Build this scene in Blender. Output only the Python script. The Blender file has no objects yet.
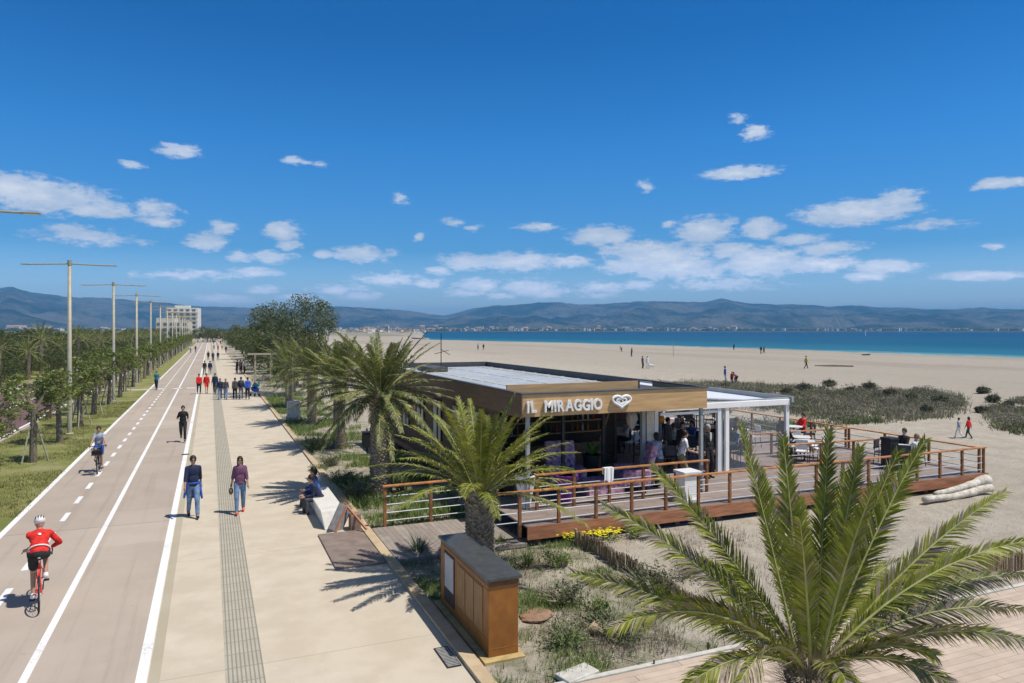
import bpy, bmesh, math, random
import numpy as np
from mathutils import Vector, Matrix
R = math.radians
random.seed(7)
rng = np.random.default_rng(7)
S = bpy.context.scene
COL = S.collection

# ------------------------------------------------------------------ camera, sky, sun, exposure
F, HC, YAW, HOR = 715.0, 5.3, R(22.9), 330.0
cam = bpy.data.objects.new('camera', bpy.data.cameras.new('camera'))
COL.objects.link(cam)
cam.location = (0, 0, HC)
cam.rotation_euler = (R(90), 0, -YAW)
cam.data.sensor_width = 36
cam.data.lens = 36*F/1024
cam.data.shift_y = -(341.5-HOR)/1024
cam.data.clip_start = 0.1
cam.data.clip_end = 60000
S.camera = cam
S.view_settings.view_transform = 'Standard'
S.view_settings.look = 'None'
S.view_settings.exposure = 0.12
S.view_settings.gamma = 1
S.cycles.volume_bounces = 0
S.cycles.max_bounces = 6
S.cycles.transparent_max_bounces = 12
try:
    S.cycles.volume_step_rate = 4
except Exception:
    pass

SUN_EL = R(64)
SUN_V = Vector((0.795, -0.608, 0)).normalized()*math.cos(SUN_EL) + Vector((0, 0, math.sin(SUN_EL)))   # towards the sun
sun = bpy.data.objects.new('sun', bpy.data.lights.new('sun', 'SUN'))
COL.objects.link(sun)
sun.data.energy = 4.3
sun.data.angle = R(0.5)
sun.data.color = (1, 0.955, 0.89)
sun.rotation_euler = SUN_V.to_track_quat('Z', 'Y').to_euler()
sun.location = (20, -20, 60)

class NT:
    """small helper to write node trees"""
    def __init__(s, tree): s.t = tree; s.k = tree.nodes; s.l = tree.links
    def n(s, typ, ins=None, **kw):
        nd = s.k.new(typ)
        for a, b in kw.items(): setattr(nd, a, b)
        for a, b in (ins or {}).items():
            sock = nd.inputs[a]
            if hasattr(b, 'is_linked') or isinstance(b, bpy.types.NodeSocket): s.l.new(b, sock)
            else: sock.default_value = b
        return nd
    def m(s, op, a, b=0.0, c=0.0, clamp=False):
        return s.n('ShaderNodeMath', {0: a, 1: b, 2: c}, operation=op, use_clamp=clamp).outputs[0]
    def mix(s, f, a, b, mode='MIX'):
        nd = s.k.new('ShaderNodeMix'); nd.data_type = 'RGBA'; nd.blend_type = mode
        for i, v in ((0, f), (6, a), (7, b)):
            if isinstance(v, bpy.types.NodeSocket): s.l.new(v, nd.inputs[i])
            else: nd.inputs[i].default_value = v if i == 0 else (tuple(v)+(1,))[:4]
        return nd.outputs[2]
    def ramp(s, f, lo, hi, smooth=True):
        nd = s.n('ShaderNodeMapRange', {0: f, 1: lo, 2: hi})
        if smooth: nd.interpolation_type = 'SMOOTHSTEP'
        return nd.outputs[0]

def px_dir(px, py):
    return math.atan2(px-512, F)+YAW, math.atan2(HOR-py, math.hypot(F, px-512))

def G(px, py, z=0.0):
    """the point of the level z seen in the direction of a picture position"""
    Z = (HC-z)*F/(py-HOR); X = (px-512)/F*Z
    return Vector((X*math.cos(YAW)+Z*math.sin(YAW), -X*math.sin(YAW)+Z*math.cos(YAW), z))

world = bpy.data.worlds.new('World'); S.world = world; world.use_nodes = True
W = NT(world.node_tree); world.node_tree.nodes.clear()
sky = W.n('ShaderNodeTexSky', sky_type='NISHITA', sun_disc=False, sun_elevation=SUN_EL,
          sun_rotation=math.atan2(SUN_V.x, SUN_V.y), altitude=300, air_density=1.0, dust_density=0.3, ozone_density=3.0)
tc = W.n('ShaderNodeTexCoord')
sep = W.n('ShaderNodeSeparateXYZ', {0: tc.outputs['Generated']})
az = W.m('ARCTAN2', sep.outputs[0], sep.outputs[1])
el = W.m('ARCSINE', sep.outputs[2])
uv = W.n('ShaderNodeCombineXYZ', {0: az, 1: el, 2: 0.0}).outputs[0]
CLOUDS = [(40,196,78,15,.9),(15,188,50,13,1),(95,209,42,9,.8),(155,210,24,8,.6),(158,222,26,6,.5),(223,228,15,7,.8),(207,242,22,8,.8),
 (282,231,21,8,1),(289,245,13,5,.8),(272,257,24,6,.6),(240,257,13,5,.5),(255,272,28,5,.6),(235,300,22,5,.5),(180,150,22,6,.7),(133,164,14,4,.6),
 (296,161,13,4,.5),(320,164,8,4,.4),(325,254,14,4,.6),(362,254,32,8,.75),(402,199,9,6,.5),(418,237,7,4,.7),(455,222,12,4,.5),(474,228,9,4,.6),
 (470,262,32,8,.75),(520,262,48,9,.8),(440,270,14,5,.5),(530,288,32,9,.6),(602,236,33,9,1),(640,250,46,9,.7),(659,256,56,12,.85),(674,268,52,11,.9),(705,231,30,14,.9),
 (671,224,10,5,.5),(761,228,21,10,1),(797,239,28,5,.7),(761,262,42,14,1),(827,248,38,7,.8),(817,264,44,8,.8),(884,267,38,7,.9),(868,277,22,5,.9),
 (858,212,62,11,1),(899,199,26,9,.8),(981,276,48,5,.9),(996,246,11,3,.7),(999,183,28,5,.9),(738,173,38,6,.85),(740,119,11,5,.5),(755,133,15,6,.7),
 (646,187,10,6,.5),(638,285,18,5,.5),(536,227,22,4,.5),(390,280,40,7,.35),(190,275,60,5,.25),(600,288,30,6,.4),(90,238,60,7,.3),(340,290,30,5,.35),
 (480,285,26,6,.6),(545,292,30,5,.6),(500,296,20,4,.5),(460,293,22,4,.5),(215,299,26,5,.6),(300,298,24,4,.5),(265,290,20,4,.4),(600,296,22,4,.4),(70,228,25,5,.5),(425,283,20,5,.5),(360,296,26,4,.5),(690,272,40,6,.8),(630,266,36,7,.8),(730,250,26,7,.8),(570,262,24,5,.8),(720,285,60,6,.35),(930,225,40,5,.15),
 (-120,190,80,22,1),(-200,240,90,14,.9),(1120,250,70,14,.9),(1180,180,80,16,1),(1300,230,90,20,1)]
nA = W.n('ShaderNodeTexNoise', {'Vector': W.n('ShaderNodeVectorMath', {0: uv, 1: (1, 2.1, 1)}, operation='MULTIPLY').outputs[0], 'Scale': 26.0, 'Detail': 9.0, 'Roughness': .62})
warp = W.n('ShaderNodeVectorMath', {0: nA.outputs['Color'], 1: (.5, .5, .5)}, operation='SUBTRACT').outputs[0]
uvw = W.n('ShaderNodeVectorMath', {0: warp, 1: (.036, .011, 0), 2: uv}, operation='MULTIPLY_ADD').outputs[0]
acc = None
for (cx, cy, hw, hh, de) in CLOUDS:
    if hw > 12 and de < .75: de = de*.5+.42
    a0, e0 = px_dir(cx, cy)
    q = F*F+(cx-512)**2
    du, dv = hw*1.12*F/q, hh*1.25/math.sqrt(q)
    v = W.n('ShaderNodeVectorMath', {0: uvw, 1: (1/du, 1/dv, 0), 2: (-a0/du, -e0/dv, 0)}, operation='MULTIPLY_ADD').outputs[0]
    L = W.n('ShaderNodeVectorMath', {0: v}, operation='LENGTH').outputs['Value']
    d = W.m('MULTIPLY_ADD', L, -de*.85, de)            # de at the middle, falling to 0 outside
    acc = d if acc is None else W.m('MAXIMUM', acc, d)
nB = W.n('ShaderNodeTexNoise', {'Vector': W.n('ShaderNodeVectorMath', {0: uv, 1: (1, 2.6, 1)}, operation='MULTIPLY').outputs[0], 'Scale': 48.0, 'Detail': 10.0, 'Roughness': .7}).outputs[0]
dens = W.m('ADD', acc, W.m('MULTIPLY', W.m('SUBTRACT', nB, .47), 1.35))
mask = W.m('MULTIPLY', W.ramp(dens, .10, .52), .96)
# the lower and denser a cloud's mass the greyer it is
shade = W.ramp(W.m('SUBTRACT', dens, W.m('MULTIPLY', W.m('SUBTRACT', nA.outputs[0], .5), 1.6)), .3, 1.3)
cloudcol = W.mix(shade, (6.4, 7.4, 9.0), (10.2, 10.4, 10.8))
cloudcol = W.mix(1.0, cloudcol, W.mix(W.ramp(el, .03, .13), (2.3, 2.1, 2.0), (1, 1, 1)), 'MULTIPLY')
hs = W.n('ShaderNodeHueSaturation', {'Hue': .497, 'Saturation': 1.2, 'Value': 1.0, 'Color': sky.outputs[0]})
skycol = W.mix(W.ramp(el, -.01, .048, False), (4.6, 3.6, 3.1), (1.62, 1.72, 2.02))
skycol = W.mix(W.ramp(el, .048, .108, False), skycol, (.49, .97, 1.40))
skycol = W.mix(W.ramp(el, .108, .25, False), skycol, (.25, .92, 1.46))
skycol = W.mix(W.ramp(el, .25, .385, False), skycol, (.05, .70, 1.21))
skycol = W.mix(W.ramp(el, .50, .95), skycol, (2.4, 1.12, .72))  # unseen overhead sky tinted warm so that shadows turn less blue
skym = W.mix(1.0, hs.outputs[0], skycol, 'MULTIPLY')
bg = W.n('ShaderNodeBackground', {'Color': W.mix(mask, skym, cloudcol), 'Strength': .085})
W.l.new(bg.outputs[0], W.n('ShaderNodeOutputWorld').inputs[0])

# ------------------------------------------------------------------ materials
MATS = {}
def newmat(name):
    m = bpy.data.materials.new(name); m.use_nodes = True
    m.node_tree.nodes.clear()
    T = NT(m.node_tree)
    return m, T
def finish(T, col, rough=.7, bump=None, metal=0, spec=.4, transl=0, alpha=None, bstr=.3, bdist=.02):
    p = T.n('ShaderNodeBsdfPrincipled', {'Roughness': rough, 'Metallic': metal, 'Specular IOR Level': spec})
    if isinstance(col, bpy.types.NodeSocket): T.l.new(col, p.inputs['Base Color'])
    else: p.inputs['Base Color'].default_value = tuple(col)+(1,)
    if alpha is not None: p.inputs['Alpha'].default_value = alpha
    if bump is not None:
        b = T.n('ShaderNodeBump', {'Strength': bstr, 'Distance': bdist, 'Height': bump})
        T.l.new(b.outputs[0], p.inputs['Normal'])
    out = p.outputs[0]
    if transl:
        tr = T.n('ShaderNodeBsdfTranslucent')
        if isinstance(col, bpy.types.NodeSocket): T.l.new(col, tr.inputs[0])
        else: tr.inputs[0].default_value = tuple(col)+(1,)
        ms = T.n('ShaderNodeMixShader', {0: transl}); T.l.new(out, ms.inputs[1]); T.l.new(tr.outputs[0], ms.inputs[2]); out = ms.outputs[0]
    T.l.new(out, T.n('ShaderNodeOutputMaterial').inputs[0])
def mat(name, col, rough=.7, var=.25, scale=6.0, bump=.0, bscale=40.0, metal=0, spec=.4, col2=None, transl=0, stretch=(1, 1, 1), alpha=None):
    if name in MATS: return MATS[name]
    m, T = newmat(name)
    co = T.n('ShaderNodeTexCoord').outputs['Object']
    if stretch != (1, 1, 1): co = T.n('ShaderNodeVectorMath', {0: co, 1: stretch}, operation='MULTIPLY').outputs[0]
    nz = T.n('ShaderNodeTexNoise', {'Vector': co, 'Scale': scale, 'Detail': 6.0, 'Roughness': .65}).outputs[0]
    c2 = col2 or tuple(c*(1-var) for c in col)
    c1 = col if col2 else tuple(min(1, c*(1+var)) for c in col)
    c = T.mix(T.ramp(nz, .3, .7), c2, c1)
    oi = T.n('ShaderNodeObjectInfo').outputs['Random']
    c = T.mix(1.0, c, T.mix(oi, (.88, .9, .9), (1.1, 1.08, 1.0)), 'MULTIPLY')
    bp = None
    if bump: bp = T.n('ShaderNodeTexNoise', {'Vector': co, 'Scale': bscale, 'Detail': 5.0, 'Roughness': .7}).outputs[0]
    finish(T, c, rough, bp, metal, spec, transl, alpha, bstr=bump)
    MATS[name] = m
    return m
def planks(name, col, width, axis, rough=.65, var=.3, gap=.06, scale=3.0, joint=2.4):
    """boards laid side by side across `axis` (0 x, 1 y, 2 z)"""
    if name in MATS: return MATS[name]
    m, T = newmat(name)
    co = T.n('ShaderNodeTexCoord').outputs['Object']
    sp = T.n('ShaderNodeSeparateXYZ', {0: co})
    a = T.m('DIVIDE', sp.outputs[axis], width)
    fl = T.m('FLOOR', a); fr = T.m('SUBTRACT', a, fl)
    w = T.n('ShaderNodeTexWhiteNoise', {'W': fl}, noise_dimensions='1D').outputs[0]
    other = sp.outputs[1 if axis == 0 else 0]
    o2 = T.m('ADD', T.m('DIVIDE', other, joint), T.m('MULTIPLY', w, 7.3))
    f2 = T.m('FLOOR', o2); r2 = T.m('SUBTRACT', o2, f2)
    w2 = T.n('ShaderNodeTexWhiteNoise', {'Vector': T.n('ShaderNodeCombineXYZ', {0: fl, 1: f2, 2: 3.0}).outputs[0]}, noise_dimensions='3D').outputs[0]
    st = [22, 22, 22]; st[1 if axis == 0 else 0] = 2.0
    gr = T.n('ShaderNodeTexNoise', {'Vector': T.n('ShaderNodeVectorMath', {0: co, 1: tuple(st)}, operation='MULTIPLY').outputs[0], 'Scale': 1.0, 'Detail': 6.0, 'Roughness': .7}).outputs[0]
    big = T.n('ShaderNodeTexNoise', {'Vector': co, 'Scale': scale, 'Detail': 4.0}).outputs[0]
    lo = tuple(c*(1-var) for c in col); hi = tuple(min(1, c*(1+var)) for c in col)
    c = T.mix(T.m('ADD', T.m('MULTIPLY', w2, .55), T.m('MULTIPLY', gr, .5), clamp=True), lo, hi)
    c = T.mix(T.m('MULTIPLY', T.ramp(big, .35, .7), .35), c, tuple(x*.6 for x in col))
    g = T.m('MAXIMUM', T.m('LESS_THAN', fr, gap), T.m('LESS_THAN', r2, .004))
    c = T.mix(T.m('MULTIPLY', g, .75), c, tuple(x*.12 for x in col))
    finish(T, c, rough, T.m('SUBTRACT', gr, T.m('MULTIPLY', g, 2.0)), bstr=.35)
    MATS[name] = m
    return m

M = {}
M['white_paint'] = mat('white_paint', (.78, .78, .76), .5, .08, 3)
m_, T_ = newmat('line_paint')
c0_ = T_.n('ShaderNodeTexCoord').outputs['Object']
n0_ = T_.n('ShaderNodeTexNoise', {'Vector': c0_, 'Scale': 22.0, 'Detail': 9.0, 'Roughness': .8}).outputs[0]
n1_ = T_.n('ShaderNodeTexNoise', {'Vector': c0_, 'Scale': .7, 'Detail': 4.0}).outputs[0]
wear = T_.m('MULTIPLY', T_.ramp(T_.m('ADD', n0_, T_.m('MULTIPLY', n1_, .35)), .70, .84), .75)
finish(T_, T_.mix(wear, (.80, .80, .77), (.42, .37, .32)), .75, n0_, spec=.2, bstr=.1)
M['line_paint'] = m_
M['pole'] = mat('galvanised_pole', (.40, .37, .27), .5, .1, 4, metal=.1)
M['dark_metal'] = mat('dark_metal', (.035, .036, .04), .45, .3, 6, metal=.3)
M['steel'] = mat('steel_cable', (.72, .73, .74), .35, .1, 4, metal=.5)
M['rail_wood'] = mat('rail_wood', (.50, .22, .075), .55, .35, 5, .2, 60, stretch=(1, 1, 1))
M['post_wood'] = mat('post_wood', (.27, .115, .042), .6, .35, 5, .2, 60)
M['fascia_wood'] = mat('fascia_wood', (.56, .36, .175), .6, .16, 2.2, .1, 40, stretch=(.5, .5, 6))
M['kiosk_wood'] = mat('kiosk_cladding', (.28, .11, .024), .42, .16, 3, .05, 40, stretch=(2, 2, 1.2))
M['kiosk_panel'] = mat('kiosk_panel', (.30, .165, .065), .5, .22, 5, .1, 40, stretch=(3, 3, .7))
M['brown_wall'] = planks('brown_wall_cladding', (.15, .088, .055), .09, 2, gap=.22)
M['black'] = mat('black_rubber', (.02, .02, .022), .6, .2)
M['concrete'] = mat('pale_concrete', (.60, .57, .50), .8, .15, 7, .25, 60)
M['grey_stone'] = mat('grey_stone', (.35, .35, .34), .8, .2, 8, .3, 40)
M['bark'] = mat('palm_bark', (.30, .255, .195), .9, .5, 14, .6, 30)
M['tree_bark'] = mat('tree_bark', (.20, .165, .125), .9, .35, 8, .6, 30)
M['stake'] = mat('stake_wood', (.42, .37, .28), .8, .2, 8, .2)
M['dry_wood'] = mat('bleached_log', (.72, .68, .60), .85, .4, 5, .9, 22, col2=(.40, .35, .28))
M['wicker'] = mat('brushwood', (.34, .25, .155), .9, .45, 30, .5, 60)
M['palm'] = mat('palm_leaf', (.205, .225, .030), .5, .4, 2.5, spec=.3, transl=.22)
M['palm_grey'] = mat('palm_leaf_greyish', (.14, .165, .055), .6, .4, 1.4, spec=.3, transl=.2)
M['palm_yellow'] = mat('palm_leaf_yellowish', (.36, .36, .055), .5, .3, 2, spec=.5, transl=.25)
M['palm_dry'] = mat('palm_leaf_dry', (.29, .235, .18), .7, .3, 3, transl=.1)
M['rachis'] = mat('palm_rachis', (.36, .37, .13), .45, .2, 3)
M['leaf_street'] = mat('street_tree_leaf', (.12, .155, .035), .45, .5, 1.7, spec=.5, transl=.25, col2=(.21, .25, .055))
M['leaf_big'] = mat('grey_green_leaf', (.07, .095, .04), .5, .4, .9, spec=.5, transl=.18, col2=(.11, .14, .06))
M['leaf_tamarisk'] = mat('tamarisk_leaf', (.07, .095, .03), .6, .4, .8, transl=.15, col2=(.12, .145, .045))
M['leaf_far'] = mat('far_tree_leaf', (.06, .085, .028), .6, .4, .5, transl=.1, col2=(.11, .13, .04))
M['weed'] = mat('weed_leaf', (.17, .235, .06), .6, .35, 4, transl=.15)
M['weed_dark'] = mat('weed_leaf_dark', (.10, .13, .05), .6, .35, 4, transl=.1)
M['dune_leaf'] = mat('dune_grass_blade', (.30, .27, .19), .8, .3, .35, transl=.15, col2=(.19, .19, .12))
M['shrub_leaf'] = mat('dune_shrub_leaf', (.13, .135, .085), .8, .3, 1, transl=.08)
M['grass_blade'] = mat('lawn_blade', (.22, .24, .07), .6, .4, 1.0, transl=.2, col2=(.32, .30, .12))
M['yellow'] = mat('yellow_petal', (.80, .72, .02), .5, .15, 20)
M['skin'] = mat('skin', (.46, .27, .19), .5, .06, 8)
M['skin_dark'] = mat('skin_darker', (.32, .18, .12), .5, .06, 8)  # darker skin tone
M['glass'] = mat('clear_sheet', (.5, .52, .54), .12, .05, 3, alpha=.10)

# ------------------------------------------------------------------ mesh helpers
class MB:
    def __init__(s): s.v = []; s.f = []; s.mi = []
    def add(s, vs, fs, mi=0):
        b = len(s.v); s.v.extend([tuple(p) for p in vs]); s.f.extend([tuple(b+i for i in f) for f in fs]); s.mi.extend([mi]*len(fs)); return s
    def box(s, c, d, rz=0, mi=0, rx=0, ry=0):
        h = [x/2 for x in d]
        M_ = Matrix.Rotation(rz, 3, 'Z') @ Matrix.Rotation(ry, 3, 'Y') @ Matrix.Rotation(rx, 3, 'X')
        vs = [Vector(c)+M_ @ Vector((sx*h[0], sy*h[1], sz*h[2])) for sx in (-1, 1) for sy in (-1, 1) for sz in (-1, 1)]
        return s.add(vs, [(0, 1, 3, 2), (4, 6, 7, 5), (0, 4, 5, 1), (2, 3, 7, 6), (0, 2, 6, 4), (1, 5, 7, 3)], mi)
    def bb(s, x0, x1, y0, y1, z0, z1, mi=0):
        return s.box(((x0+x1)/2, (y0+y1)/2, (z0+z1)/2), (abs(x1-x0), abs(y1-y0), abs(z1-z0)), mi=mi)
    def bar(s, a, b, w, h=None, mi=0):
        a, b = Vector(a), Vector(b); h = h or w; t = (b-a).normalized()
        up = Vector((0, 0, 1)) if abs(t.z) < .95 else Vector((0, 1, 0))
        x = t.cross(up).normalized()*w/2; y = x.cross(t).normalized()*h/2
        vs = [p+sx*x+sy*y for p in (a, b) for sx, sy in ((-1, -1), (1, -1), (1, 1), (-1, 1))]
        return s.add(vs, [(3, 2, 1, 0), (4, 5, 6, 7), (0, 1, 5, 4), (1, 2, 6, 5), (2, 3, 7, 6), (3, 0, 4, 7)], mi)
    def tube(s, pts, r, n=8, mi=0, cap=True, closed=False):
        pts = [Vector(p) for p in pts]; rs = r if isinstance(r, (list, tuple)) else [r]*len(pts)
        vs = []; prev = None; K = len(pts)
        for i, p in enumerate(pts):
            if closed: t = (pts[(i+1) % K]-pts[i-1]).normalized()
            else: t = (pts[min(i+1, K-1)]-pts[max(i-1, 0)]).normalized()
            if prev is None:
                up = Vector((0, 0, 1)) if abs(t.z) < .9 else Vector((1, 0, 0)); x = t.cross(up).normalized()
            else:
                x = (prev-t*prev.dot(t)).normalized()
            prev = x; y = t.cross(x)
            for k in range(n):
                a = 2*math.pi*k/n; vs.append(p+(x*math.cos(a)+y*math.sin(a))*rs[i])
        fs = [(i*n+k, i*n+(k+1) % n, ((i+1) % K)*n+(k+1) % n, ((i+1) % K)*n+k) for i in range(K if closed else K-1) for k in range(n)]
        if cap and not closed: fs += [tuple(range(n))[::-1], tuple(range((K-1)*n, K*n))]
        return s.add(vs, fs, mi)
    def lathe(s, c, prof, n=16, mi=0):
        return s.tube([Vector(c)+Vector((0, 0, z)) for r, z in prof], [max(r, .001) for r, z in prof], n, mi)
    def ell(s, c, rad, rot=None, nu=12, nv=8, mi=0):
        vs = []; rot = rot or Matrix.Identity(3)
        for i in range(1, nv):
            a = math.pi*i/nv
            for k in range(nu):
                b = 2*math.pi*k/nu
                vs.append(Vector(c)+rot @ Vector((rad[0]*math.sin(a)*math.cos(b), rad[1]*math.sin(a)*math.sin(b), rad[2]*math.cos(a))))
        T_ = len(vs); vs += [Vector(c)+rot @ Vector((0, 0, rad[2])), Vector(c)-rot @ Vector((0, 0, rad[2]))]
        fs = [(i*nu+k, (i+1)*nu+k, (i+1)*nu+(k+1) % nu, i*nu+(k+1) % nu) for i in range(nv-2) for k in range(nu)]
        fs += [(T_, k, (k+1) % nu) for k in range(nu)]+[(T_+1, (nv-2)*nu+(k+1) % nu, (nv-2)*nu+k) for k in range(nu)]
        return s.add(vs, fs, mi)
    def cap(s, a, b, ra, rb, n=10):
        """tapered capsule"""
        a, b = Vector(a), Vector(b); t = (b-a).normalized() if (b-a).length > 1e-5 else Vector((0, 0, 1))
        pts = []; rs = []
        for k in (-.98, -.8, -.45): pts.append(a+t*ra*k); rs.append(ra*math.sqrt(1-k*k))
        pts += [a, b]; rs += [ra, rb]
        for k in (.45, .8, .98): pts.append(b+t*rb*k); rs.append(rb*math.sqrt(1-k*k))
        return s.tube(pts, rs, n)
    def prism(s, poly, z0, z1, mi=0):
        n = len(poly)
        vs = [(x, y, z0) for x, y in poly]+[(x, y, z1) for x, y in poly]
        return s.add(vs, [tuple(range(n))[::-1], tuple(range(n, 2*n))]+[(i, (i+1) % n, n+(i+1) % n, n+i) for i in range(n)], mi)
    def mesh(s, name, mats, smooth=False):
        me = bpy.data.meshes.new(name); me.from_pydata(s.v, [], s.f)
        for m_ in (mats if isinstance(mats, (list, tuple)) else [mats]): me.materials.append(m_)
        if any(s.mi): me.polygons.foreach_set('material_index', s.mi)
        if smooth: me.polygons.foreach_set('use_smooth', [True]*len(me.polygons))
        me.update(); return me
    def build(s, name, mats, parent=None, smooth=False, loc=None, bevel=0):
        o = bpy.data.objects.new(name, s.mesh(name, mats, smooth)); COL.objects.link(o)
        if parent: o.parent = parent
        if loc: o.location = loc
        if bevel:
            b = o.modifiers.new('bevel', 'BEVEL'); b.width = bevel; b.segments = 2; b.limit_method = 'ANGLE'
        return o
def link(name, me, parent=None, loc=None):
    o = bpy.data.objects.new(name, me); COL.objects.link(o)
    if parent: o.parent = parent
    if loc: o.location = loc
    return o
def thing(name, label, cat, loc=(0, 0, 0), rz=0, group=None):
    o = bpy.data.objects.new(name, None); COL.objects.link(o); o.empty_display_size = .2
    o.location = loc; o.rotation_euler = (0, 0, rz); o['label'] = label; o['category'] = cat
    if group: o['group'] = group
    return o
def tag(o, label, cat, group=None):
    o['label'] = label; o['category'] = cat
    if group: o['group'] = group
    return o
def struct(o): o['kind'] = 'structure'; return o
KIDS = {}
def copy_tree(root, loc, rz=0, scale=1, label=None, group=None):
    c = root.copy(); COL.objects.link(c); c.location = loc; c.rotation_euler = (0, 0, rz)
    c.scale = (scale,)*3 if not isinstance(scale, tuple) else scale
    if label: c['label'] = label
    if group: c['group'] = group
    if root.name not in KIDS: KIDS[root.name] = [(ch, [g for g in ALLCH(ch)]) for ch in ALLCH(root)]
    for ch, gs in KIDS[root.name]:
        d = ch.copy(); COL.objects.link(d); d.parent = c
        for g in gs:
            e = g.copy(); COL.objects.link(e); e.parent = d
    return c
def ALLCH(o): return [x for x in COL.objects if x.parent == o]
class Proto:
    """the first placing uses the object itself, every later one a copy"""
    def __init__(s, root): s.r = root; s.used = False; KIDS[root.name] = [(ch, ALLCH(ch)) for ch in ALLCH(root)]
    def put(s, loc, rz=0, scale=1, label=None, group=None):
        if s.used: return copy_tree(s.r, loc, rz, scale, label, group)
        s.used = True; o = s.r; o.location = loc; o.rotation_euler = (0, 0, rz); o.scale = (scale,)*3 if not isinstance(scale, tuple) else scale
        if label: o['label'] = label
        if group: o['group'] = group
        return o
def noise2(x, y, s=1.0, seed=0):
    from mathutils import noise
    return noise.noise(Vector((x*s+seed*17.3, y*s-seed*9.1, seed*3.7)))
# ------------------------------------------------------------------ the ground
def shore_x(y):
    pts = [(-400, 150), (0, 180), (112, 183), (234, 181), (350, 165), (469, 141), (700, 206), (1000, 292), (1600, 460), (2600, 740), (4000, 1130)]
    for (a, xa), (b, xb) in zip(pts, pts[1:]):
        if y <= b: t = (y-a)/(b-a); return xa+(xb-xa)*t+1.5*math.sin(y*.05)
    return pts[-1][1]
DUNE_POLYS = [
    [(620,384),(700,382),(790,387),(850,390),(900,386),(962,398),(966,410),(945,419),(880,423),(790,428),(700,440),(600,440)],
    [(984,412),(1000,404),(1060,398),(1130,410),(1130,445),(1024,437),(996,428)],
]
DUNES = [[G(px, py).to_2d() for px, py in P] for P in DUNE_POLYS]
def inside(x, y, P):
    c = False; n = len(P)
    for i in range(n):
        a, b = P[i], P[i-1]
        if (a[1] > y) != (b[1] > y) and x < (b[0]-a[0])*(y-a[1])/(b[1]-a[1])+a[0]: c = not c
    return c
def sm(a, b, t):
    t = min(1, max(0, (t-a)/(b-a))); return t*t*(3-2*t)
def gh(x, y):
    """height of the sand"""
    if x < 3.8: return -.12
    if y > 600: return max(-6, -.45-1.35*sm(shore_x(y)-30, shore_x(y)+2, x)-.05*max(0, x-shore_x(y)))
    h = 0.0
    h += sm(3.9, 5.2, x)*(.10*noise2(x, y, .5, 1)+.05*noise2(x, y, 1.7, 2))
    near = 1-sm(10, 30, math.hypot(x-10, y-10))
    h += .02*near*noise2(x, y, 6, 3)+.03*noise2(x, y, 3.0, 5)
    if x > 40 or y > 40:
        h += .25*sm(40, 70, x+0*y)*noise2(x, y, .06, 4)
    # keep the sand under the deck, the walkway and the boardwalk
    fl = sm(-.4, .6, min(x-6.6, 25-x, y-15.4, 34.5-y))
    h = h*(1-fl)-.03*fl
    f2 = sm(.35, -.15, y-9.5)
    h = h*(1-f2)-.12*f2
    f3 = sm(-.3, .3, min(x-3.4, 9-x, y-15.9, 19.3-y))
    h = min(h, h*(1-f3)-.06*f3)
    sx = shore_x(y)
    h -= sm(sx-75, sx, x)*.75
    if x > sx-4: h -= .75+.10*(x-sx+4)*.6
    elif x > sx-30: h -= .75*sm(sx-30, sx-4, x)
    return max(h, -6)
ys = list(np.arange(-30, 4, 2.0))+list(np.arange(4, 20, .22))+list(np.arange(20, 40, .5))+list(np.arange(40, 90, 1.6))+list(np.arange(90, 300, 8))+list(np.arange(300, 700, 25))+list(np.arange(700, 4001, 150))
us = [-4000, -2500, -1500, -800, -400, -200, -100, -50, 3.7, 3.8]+list(np.arange(4.0, 12, .22))+list(np.arange(12, 28, .5))+list(np.arange(28, 75, 1.6))+list(np.arange(75, 160, 6))
vs = []; nx = None
for y in ys:
    sx = shore_x(y); row = []
    for x in us:
        xx = x if sx > 150 or x < 0 else (x if y < 300 else x*sx/180 if sx > 0 else sx-180+x)
        row.append(xx)
    row += [sx+d for d in (-18, -14, -10, -7, -4, -2, 0, 3, 8, 20, 40)]
    row = sorted(row) if y > 600 else row
    nx = len(row)
    vs += [(x, y, gh(x, y)) for x in row]
fs = [(j*nx+i, j*nx+i+1, (j+1)*nx+i+1, (j+1)*nx+i) for j in range(len(ys)-1) for i in range(nx-1)]
m_sand, T = newmat('sand')
co = T.n('ShaderNodeTexCoord').outputs['Object']
def nz(T, sc, det=5.0, st=(1, 1, 1), rough=.6):
    v = T.n('ShaderNodeVectorMath', {0: co, 1: st}, operation='MULTIPLY').outputs[0]
    return T.n('ShaderNodeTexNoise', {'Vector': v, 'Scale': sc, 'Detail': det, 'Roughness': rough}).outputs[0]
sepc = T.n('ShaderNodeSeparateXYZ', {0: co})
c = T.mix(T.ramp(nz(T, .9), .35, .65), (.43, .38, .30), (.52, .465, .37))
c = T.mix(T.m('MULTIPLY', T.ramp(nz(T, 9, 8, rough=.75), .48, .7), .5), c, (.29, .25, .185))          # litter, pebbles and footprints
c = T.mix(T.m('MULTIPLY', T.ramp(nz(T, .06, 4, (1, .35, 1)), .42, .62), .55), c, (.41, .355, .28))
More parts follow.
